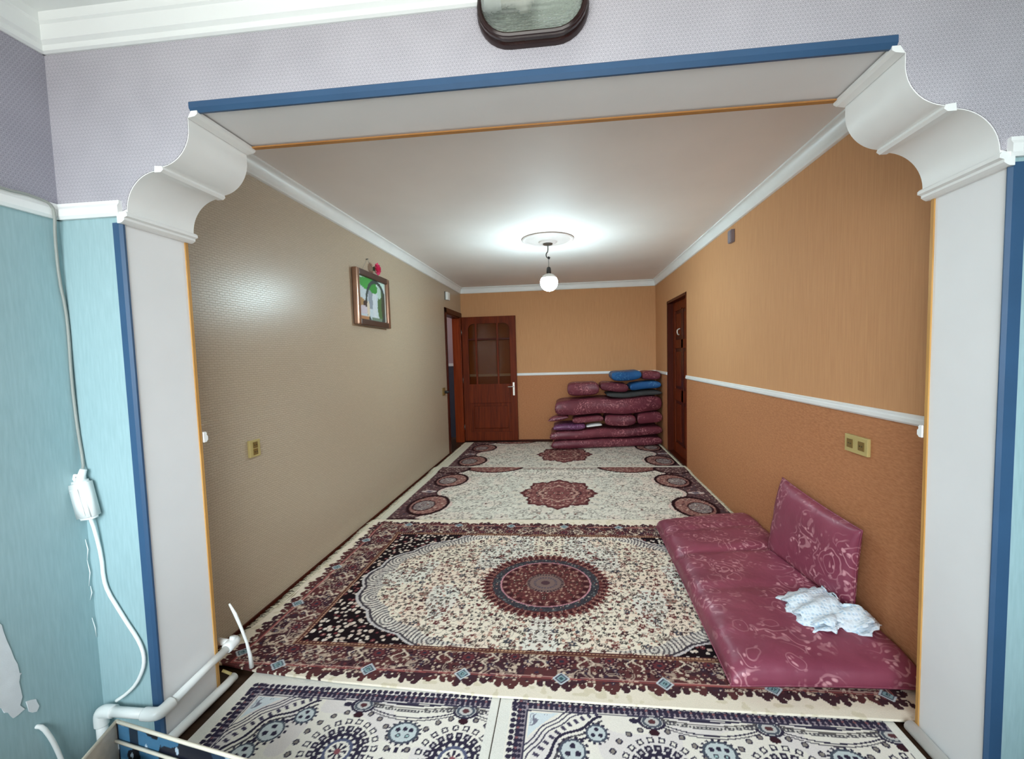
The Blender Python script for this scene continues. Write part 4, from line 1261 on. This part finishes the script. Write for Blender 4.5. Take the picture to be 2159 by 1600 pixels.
# ------------------------------------------------------------------ oval bulkhead light over the opening
def bulkhead():
    cx, cz, ang = 1.467, 2.490, math.radians(0.0)
    hw, hh = .172, .104
    root = empty('bulkhead_light', (cx, 0.0, cz)); tag(root, 'brown oval wall light with ribbed glass above the opening', 'wall light')
    def stadium(s, n=14, dx=0.0):
        r = hh * s if s > 0 else hh; w = hw - hh + 0.0
        r = hh + s; P = []
        for k in range(n + 1):
            a = -math.pi / 2 + math.pi * k / n; P.append((w + r * math.cos(a), r * math.sin(a)))
        for k in range(n + 1):
            a = math.pi / 2 + math.pi * k / n; P.append((-w + r * math.cos(a), r * math.sin(a)))
        return P
    def shell(name, levels, mat, close=True, smooth=True):
        bm = bmesh.new(); rings = []
        for s, y in levels:
            rings.append([bm.verts.new((p[0], y, p[1])) for p in stadium(s)])
        n = len(rings[0])
        for a, b in zip(rings, rings[1:]):
            for k in range(n): bm.faces.new([a[k], a[(k + 1) % n], b[(k + 1) % n], b[k]])
        if close: bm.faces.new(rings[-1]); bm.faces.new(rings[0][::-1])
        bmesh.ops.recalc_face_normals(bm, faces=list(bm.faces))
        o = from_bm(name, bm, mat, root, smooth)
        o.data.set_sharp_from_angle(angle=math.radians(38))
        return o
    shell('base', [(0, -.001), (0, -.016), (-.004, -.024), (-.009, -.027), (-.005, -.031), (-.005, -.041), (-.012, -.046), (-.022, -.045), (-.022, -.022)], M['lamp_brown'])
    shell('rim', [(-.008, -.042), (-.009, -.048), (-.015, -.051), (-.020, -.048), (-.020, -.040), (-.008, -.042)], M['lamp_brown'], False)
    shell('reflector', [(-.022, -.0235), (-.024, -.026)], M['reflector'])
    shell('glass', [(-.0205, -.043), (-.021, -.062), (-.026, -.082), (-.036, -.098), (-.052, -.110), (-.076, -.116)], M['ribbed'])
    lathe('bulb', [(0, .048)] + [(.036 * math.sin(math.radians(a)), .012 + .036 * math.cos(math.radians(a))) for a in range(15, 140, 12)] + [(.023, -.034), (.021, -.056), (0, -.056)], (cx - .035, -.066, cz), M['bulb_off'], root, 20, 'x')
    lathe('bulb_socket', [(0, -.052), (.027, -.052), (.029, -.080), (.025, -.100), (0, -.100)], (cx - .035, -.066, cz), M['pvc'], root, 16, 'x')
bulkhead()

# ------------------------------------------------------------------ picture with pink flower
def picture():
    y0, y1, z0, z1, x = 2.10, 2.775, 1.735, 2.215, XL
    th = .050
    root = empty('framed_picture', (x, (y0 + y1) / 2, (z0 + z1) / 2)); tag(root, 'framed green and white picture hanging on the beige wall', 'picture')
    fw = .055
    def fr(ya, yb, za, zb, m): box('frame_bar', x + .004, x + th, ya, yb, za, zb, m, root, .010, 2)
    fr(y0, y0 + fw, z0, z1, M['bronze']); fr(y1 - fw, y1, z0, z1, M['bronze'])
    fr(y0 + fw * .9, y1 - fw * .9, z1 - fw, z1, M['bronze_dark']); fr(y0 + fw * .9, y1 - fw * .9, z0, z0 + fw, M['bronze_dark'])
    box('backing', x + .002, x + .018, y0 + .01, y1 - .01, z0 + .01, z1 - .01, M['bronze_dark'], root)
    n, m = 60, 44
    Yg, Zg = np.meshgrid(np.linspace(y0 + fw * .8, y1 - fw * .8, n), np.linspace(z0 + fw * .8, z1 - fw * .8, m))
    u = (Yg - Yg.min()) / (Yg.max() - Yg.min()); v = (Zg - Zg.min()) / (Zg.max() - Zg.min())
    col = np.empty(u.shape + (3,)); col[:] = C(206, 218, 226)
    nz = vnoise(u, v, 9, 3)
    put(col, v > .86, C(206, 232, 222)); put(col, (np.abs(u - .42) < .05 + .04 * nz) & (v > .3), C(150, 160, 172)); put(col, (u > .5) & (u < .62), C(218, 224, 230), .8)
    put(col, np.hypot((u - .38) / .30, (v - .86) / .14) < .8 + .4 * nz, C(70, 166, 72)); put(col, np.hypot((u - .56) / .16, (v - .78) / .12) < .8 + .3 * nz, C(60, 150, 64))
    put(col, np.hypot((u - .80) / .13, (v - .42) / .38) < .85 + .3 * nz, C(84, 116, 72)); put(col, np.hypot((u - .90) / .10, (v - .38) / .40) < .9, C(70, 74, 58))
    put(col, (np.hypot((u - .74) / .07, (v - .72) / .16) < 1), C(190, 214, 204))
    put(col, np.abs(np.hypot((u - .62) / .34, (v - .42) / .52) - 1) < .09 , C(62, 76, 74))
    put(col, (u > .94), C(196, 196, 190))
    put(col, np.hypot((u - .10) / .14, (v - .40) / .10) < 1, C(178, 140, 92)); put(col, np.hypot((u - .24) / .07, (v - .38) / .07) < 1, C(60, 44, 36))
    put(col, np.hypot((u - .18) / .14, (v - .24) / .10) < 1, C(216, 206, 216)); put(col, np.hypot((u - .34) / .05, (v - .28) / .18) < 1, C(226, 212, 190)); put(col, (v < .10) & (u < .34), C(190, 136, 92)); put(col, (v < .10) & (u > .45) & (u < .8), C(120, 140, 124))
    vs = np.stack([np.full(u.shape, x + .026), Yg, Zg], -1).reshape(-1, 3) - np.array(root.location)
    i = (np.arange(m - 1)[:, None] * n + np.arange(n - 1)[None, :]).reshape(-1)
    me = bpy.data.meshes.new('picture_print'); me.from_pydata(vs.tolist(), [], np.stack([i, i + 1, i + n + 1, i + n], -1).tolist()); me.update()
    at = me.color_attributes.new('Col', 'FLOAT_COLOR', 'POINT'); rg = np.ones((n * m, 4), np.float32); rg[:, :3] = col.reshape(-1, 3); at.data.foreach_set('color', rg.ravel())
    obj('picture_print', me, M['print'], root)
    ny, nz_ = 2.395, 2.335
    tube('hanging_cord', [(x + .02, 2.25, z1 - .01), (x + .008, ny, nz_), (x + .02, 2.60, z1 - .01)], .0015, M['cable_grey'], root, 5)
    nl = tube('wall_nail', [(x - .005, ny, nz_), (x + .020, ny, nz_ + .002)], .005, M['metal']); tag(nl, 'small nail in the beige wall above the framed picture', 'nail')
    # flower
    fr_ = empty('pink_flower', (x + .035, 2.50, z1 + .050)); tag(fr_, 'pink artificial flower resting on top of the picture frame', 'flower')
    o = Vector(fr_.location); R = random.Random(4)
    for ring, (n_, rad, tilt, sz) in enumerate(((5, .010, 1.25, .026), (7, .022, .8, .032), (8, .032, .35, .036))):
        for k in range(n_):
            an = 2 * math.pi * k / n_ + ring * .4
            ctr = o + Vector((.012 + .006 * (2 - ring), math.cos(an) * rad, math.sin(an) * rad))
            ax = Vector((0, math.cos(an), math.sin(an))); outw = Vector((1, 0, 0))
            d = (ax * math.cos(tilt) + outw * math.sin(tilt)); sd = ax.cross(outw)
            bm = bmesh.new(); g = []
            for a_ in range(5):
                t = a_ / 4; w = sz * .62 * math.sin(math.pi * (.18 + .72 * t)); row = []
                for b_ in (-1, 0, 1):
                    p = ctr + d * sz * (t - .25) + sd * w * b_ + outw * (.006 * (1 - abs(b_)) * -1 + .006 * t * t)
                    row.append(bm.verts.new(p - o))
                g.append(row)
            for r0, r1 in zip(g, g[1:]):
                for q in range(2): bm.faces.new([r0[q], r0[q + 1], r1[q + 1], r1[q]])
            from_bm('petal', bm, M['pink'], fr_, True)
    for an in (2.6, 3.6):
        tube('leaf', [o + Vector((.004, math.cos(an) * .015, math.sin(an) * .01)), o + Vector((.008, math.cos(an) * .045, math.sin(an) * .02 - .004)), o + Vector((.004, math.cos(an) * .072, math.sin(an) * .022 - .01))], .01, M['leafgreen'], fr_, 6, [.003, .012, .002])
picture()

# ------------------------------------------------------------------ sockets and small wall boxes
def wall_socket(name, label, x, sx, yc, zc, w, h, units, vertical=False):
    root = empty(name, (x, yc, zc)); tag(root, label, 'socket')
    d = .016 * sx
    xs = sorted((x, x + d))
    box('plate', xs[0], xs[1], yc - w / 2, yc + w / 2, zc - h / 2, zc + h / 2, M['ivory'], root, .003)
    for k in range(units):
        yy = yc + (k - (units - 1) / 2) * (w / units)
        if vertical: spots = [(yc, zc + h * .2), (yc, zc - h * .2)]; 
        else: spots = [(yy, zc)]
        for (a, b) in (spots if not vertical or k == 0 else []):
            s = .017 if vertical else .022
            x2 = sorted((x + d, x + d + .003 * sx))
            ins = box('insert', x2[0], x2[1], a - s, a + s, b - s, b + s, M['ivory_dark'], root, .001)
            for q in (-1, 1):
                tube('hole', [(x + d + .0032 * sx, a + q * .008, b), (x + d + .0045 * sx, a + q * .008, b)], .0028, M['black'], ins, 8)
wall_socket('wall_socket', 'yellowed plastic socket on the beige left wall', XL, 1, .852, .955, .082, .096, 1, True)
wall_socket('wall_socket', 'yellowed double socket on the terracotta right wall', XR, -1, .882, .950, .172, .088, 2)
pg = empty('wall_plug', (XL, 4.66, .955)); tag(pg, 'small plate with a black knob on the left wall near the doorway', 'socket')
box('plate', XL, XL + .012, 4.60, 4.72, .90, 1.01, M['ivory_dark'], pg, .003)
lathe('knob', [(0, 0), (.020, 0), (.022, .030), (.018, .060), (0, .062)], (XL + .012, 4.70, .945), M['black'], pg, 14, 'x')
bl = empty('door_chime', (XL, 4.98, 2.345)); tag(bl, 'white door chime box on the left wall above the doorway', 'chime')
box('case', XL, XL + .045, 4.925, 5.045, 2.29, 2.405, M['pvc'], bl, .008)
box('back_plate', XL, XL + .012, 4.905, 4.93, 2.285, 2.41, M['metal'], bl, .002)
gb = empty('sensor_box', (XR, 2.555, 2.405)); tag(gb, 'small grey plastic box high on the right wall under the cornice', 'box')
box('case', XR - .030, XR, 2.512, 2.590, 2.352, 2.458, M['greybox'], gb, .004)
box('cover', XR - .034, XR - .029, 2.520, 2.582, 2.362, 2.448, M['greybox'], gb, .002)

# ------------------------------------------------------------------ cables and pipes of the front room
gc = tube('grey_cable', [(FXL + .016, -1.2, 2.022), (FXL + .020, -.30, 2.019), (FXL + .020, -.161, 2.008), (FXL + .021, -.111, 2.014), (FXL + .022, -.070, 2.010), (FXL + .026, -.046, 2.004), (FXL + .024, -.030, 1.982), (FXL + .010, -.026, 1.90), (FXL + .006, -.022, 1.75), (FXL + .006, -.010, 1.65), (FXL + .006, -.008, 1.56), (FXL + .006, -.012, 1.39), (FXL + .006, -.008, 1.22), (FXL + .018, -.008, 1.085), (FXL + .030, -.022, 1.060)],
          .0048, M['cable_grey'], None, 8, None, 1)
tag(gc, 'grey cable running over the white rail and down the front left corner', 'cable')

def adaptor():
    root = empty('cable_switch', (-.205, -.03, .96)); tag(root, 'white plastic socket box hanging on the cable in the left corner', 'box')
    o = Vector(root.location)
    bm = bmesh.new()
    # tilted rounded box
    box_bm(bm, -.036, .036, -.022, .022, -.078, .068)
    bmesh.ops.bevel(bm, geom=list(bm.edges), offset=.010, segments=3, affect='EDGES')
    rot = Matrix.Rotation(math.radians(10), 4, 'Y') @ Matrix.Rotation(math.radians(-8), 4, 'Z')
    rot = Matrix.Rotation(math.radians(-11), 4, 'Y') @ Matrix.Rotation(math.radians(-6), 4, 'Z')
    bmesh.ops.transform(bm, matrix=rot, verts=list(bm.verts))
    from_bm('case', bm, M['pvc'], root, True)
    bm = bmesh.new(); box_bm(bm, -.022, .022, -.026, -.021, -.060, .040); bmesh.ops.bevel(bm, geom=list(bm.edges), offset=.002, segments=2, affect='EDGES')
    bmesh.ops.transform(bm, matrix=rot, verts=list(bm.verts)); from_bm('cover', bm, M['pvc'], root, True)
    tube('cable_sleeve', [(-.250 + .035, -.028, 1.022), (-.212, -.026, 1.045), (-.205, -.024, 1.066)], .011, M['pvc'], root, 10, [.016, .012, .010])
    tube('hanging_lug', [(-.226, -.03, 1.015), (-.238, -.03, 1.032), (-.234, -.03, 1.046), (-.222, -.03, 1.044)], .006, M['pvc'], root, 8)
adaptor()
wc = tube('white_cable', [(-.190, -.028, .888), (-.186, -.020, .840), (-.178, -.012, .735), (-.178, -.012, .650), (-.165, -.012, .600), (-.130, -.012, .540), (-.095, -.012, .480), (-.062, -.012, .430), (-.040, -.014, .385), (-.036, -.014, .345), (-.045, -.014, .305), (-.075, -.016, .250), (-.115, -.020, .212), (-.150, -.028, .190)],
          .0062, M['pvc'], None, 8, None, 1)
tag(wc, 'white cable curving down from the socket box to the corner pipe', 'cable')
wc2 = tube('white_cable', [(FXL - .004, -.205, .240), (FXL + .010, -.196, .232), (FXL + .016, -.180, .178), (FXL + .016, -.166, .119), (FXL + .018, -.158, .070), (FXL + .030, -.150, .008)], .0070, M['pvc'], None, 8, None, 1)
tag(wc2, 'short white cable coming out of the teal wall at the lower left', 'cable')

def pipes():
    r = .0175
    root = empty('water_pipe', (-.205, -.040, 0)); tag(root, 'white plastic pipe rising in the left corner and running along the jamb', 'pipe')
    y, z = -.040, .158
    tube('riser', [(-.205, y, 0), (-.205, y, z - .03)], r, M['pvc'], root, 14)
    tube('elbow', [(-.205, y, z - .055), (-.205, y, z - .015), (-.195, y, z), (-.150, y, z)], r + .005, M['pvc'], root, 14, None, 2)
    tube('pipe_run', [(-.165, y, z), (.005, y, z - .002)], r, M['pvc'], root, 14)
    tube('elbow', [(-.025, y, z - .002), (.018, y, z - .002), (.032, y + .012, z - .002), (.032, y + .055, z)], r + .005, M['pvc'], root, 14, None, 2)
    tube('pipe_run', [(.032, y + .05, z), (.030, .300, .182)], r - .002, M['pvc'], root, 14)
    v = tube('valve', [(.030, .285, .180), (.030, .300, .182), (.030, .330, .185), (.030, .345, .186)], .02, M['pvc'], root, 14, [.022, .024, .024, .020])
    tube('valve_neck', [(.030, .318, .184), (.034, .322, .214)], .013, M['pvc'], v, 10)
    tube('valve_branch', [(.030, .318, .184), (-.04, .322, .188)], .015, M['pvc'], v, 10)
    tie = tube('tie_strip', [(.020, .330, .360), (.040, .336, .310), (.056, .346, .240), (.070, .356, .165), (.078, .362, .095), (.080, .364, .040)], .006, M['pvc'], None, 8, [.004, .0075, .0065, .006, .008, .010])
    tag(tie, 'bent white plastic strip standing against the pipe valve', 'strip')
    hk = tube('brass_peg', [(.004, .285, .080), (.040, .292, .060)], .006, M['ivory'], None, 8)
    tag(hk, 'small brass peg sticking out of the jamb under the pipe', 'peg')
    fp = tube('floor_pipe', [(.026, -.75, .022), (.026, .285, .022), (.024, .325, .024)], .0185, M['pvc'], None, 14)
    tag(fp, 'white pipe lying on the floor along the foot of the left jamb', 'pipe')
    fq = tube('floor_pipe', [(WO - .026, -.75, .022), (WO - .026, .262, .022)], .0215, M['pvc'], None, 14)
    tag(fq, 'white pipe lying on the floor along the foot of the right jamb', 'pipe')
pipes()

# ------------------------------------------------------------------ printed box in the lower left corner
def printed_box():
    z1, z0 = .300, .02
    FLc = Vector((.088, -.228, z1)); ex = Vector((.494, -.092, 0)).normalized(); ey = Vector((.30, -.954, 0)).normalized()
    Lx, Ly = .56, .40
    root = empty('storage_box', FLc + ex * Lx / 2 + ey * Ly / 2 - Vector((0, 0, z1 - .012))); tag(root, 'open blue and black printed box with cream edging at the lower left', 'box')
    o = Vector(root.location)
    def wall(name, a, b, th_dir, mat, paint, zb=z0, zt=z1, th=.006):
        n, m = 160, 70
        L = (b - a).length; d = (b - a).normalized()
        us, ws = np.linspace(0, L, n), np.linspace(zb, zt, m)
        Ug, Wg = np.meshgrid(us, ws)
        col = paint(Ug, Wg)
        vs = []
        for w in ws:
            for u in us:
                p = a + d * u; vs.append((p.x - o.x, p.y - o.y, w - o.z))
        i = (np.arange(m - 1)[:, None] * n + np.arange(n - 1)[None, :]).reshape(-1)
        me = bpy.data.meshes.new(name); me.from_pydata(vs, [], np.stack([i, i + 1, i + n + 1, i + n], -1).tolist()); me.update()
        at = me.color_attributes.new('Col', 'FLOAT_COLOR', 'POINT'); rg = np.ones((n * m, 4), np.float32); rg[:, :3] = col.reshape(-1, 3); at.data.foreach_set('color', rg.ravel())
        ob = obj(name, me, mat, root); md = ob.modifiers.new('thick', 'SOLIDIFY'); md.thickness = th; md.offset = 0
        return ob
    def blot(U, Wv):
        col = np.empty(U.shape + (3,)); col[:] = C(62, 108, 140)
        put(col, vnoise(U, Wv, 8, 21) > .62, C(86, 132, 160))
        n1 = vnoise(U * 1.0, Wv, 13, 40) + .3 * vnoise(U, Wv, 34, 41)
        put(col, (n1 > .74) & (U < .20), C(18, 20, 30)); put(col, (U < .012), C(16, 18, 26))
        put(col, (U > .06) & (U < .10) & (Wv > z1 - .06), C(20, 22, 34), .9)
        put(col, (U > .33), C(34, 40, 58), .8); put(col, (n1 > .8) & (U > .2), C(24, 26, 40))
        put(col, vnoise(U, Wv, 30, 44) > .86, C(176, 192, 206))
        return col
    def plain(U, Wv):
        col = np.empty(U.shape + (3,)); col[:] = C(206, 188, 168); put(col, vnoise(U, Wv, 20, 3) > .6, C(214, 198, 180), .6); return col
    FR, NL, NR = FLc + ex * Lx, FLc + ey * Ly, FLc + ex * Lx + ey * Ly
    wall('side_wall', FLc, FR, None, M['print'], blot)['label'] = 'blue and black printed wall'
    wall('side_wall', NL, FLc, None, M['print'], plain)['label'] = 'beige card wall'
    wall('side_wall', NL, NR, None, M['print'], blot)
    wall('side_wall', FR, NR, None, M['print'], blot)
    up = Vector((0, 0, 1))
    for a, b in ((FLc, FR), (FLc, NL), (NL, NR), (NR, FR)):
        tube('edge_piping', [a, (a + b) / 2 + up * -.002, b], .0055, M['card_edge'], root, 6)
    tube('inner_ledge', [FLc + ex * .004 + ey * .012 - up * .055, FR - ex * .004 + ey * .012 - up * .055], .005, M['card_edge'], root, 6)
    # lower ledge and a pale bag lying inside
    bm = bmesh.new(); ps = [FLc + ex * .01 + ey * .01, FR - ex * .01 + ey * .01, NR - ex * .01 - ey * .01, NL + ex * .01 - ey * .01]
    bm.faces.new([bm.verts.new((p.x - o.x, p.y - o.y, .03 - o.z)) for p in ps]); bmesh.ops.solidify(bm, geom=list(bm.faces), thickness=.008)
    from_bm('bottom', bm, M['card'], root)
    c = FLc + ex * .14 + ey * .16
    q = lambda a, b: tuple((FLc + ex * a + ey * b - Vector((0, 0, z1 - .150))))
    bg = pillow('pale_bag', [q(.03, .24), q(.17, .24), q(.17, .02), q(.03, .02)], .125, .11, M['bag'], None, 22, 18, 2.6, .5, .04, .018, 31, None, (), None, .25)
    tag(bg, 'pale crumpled bag lying inside the printed box', 'bag')
printed_box()
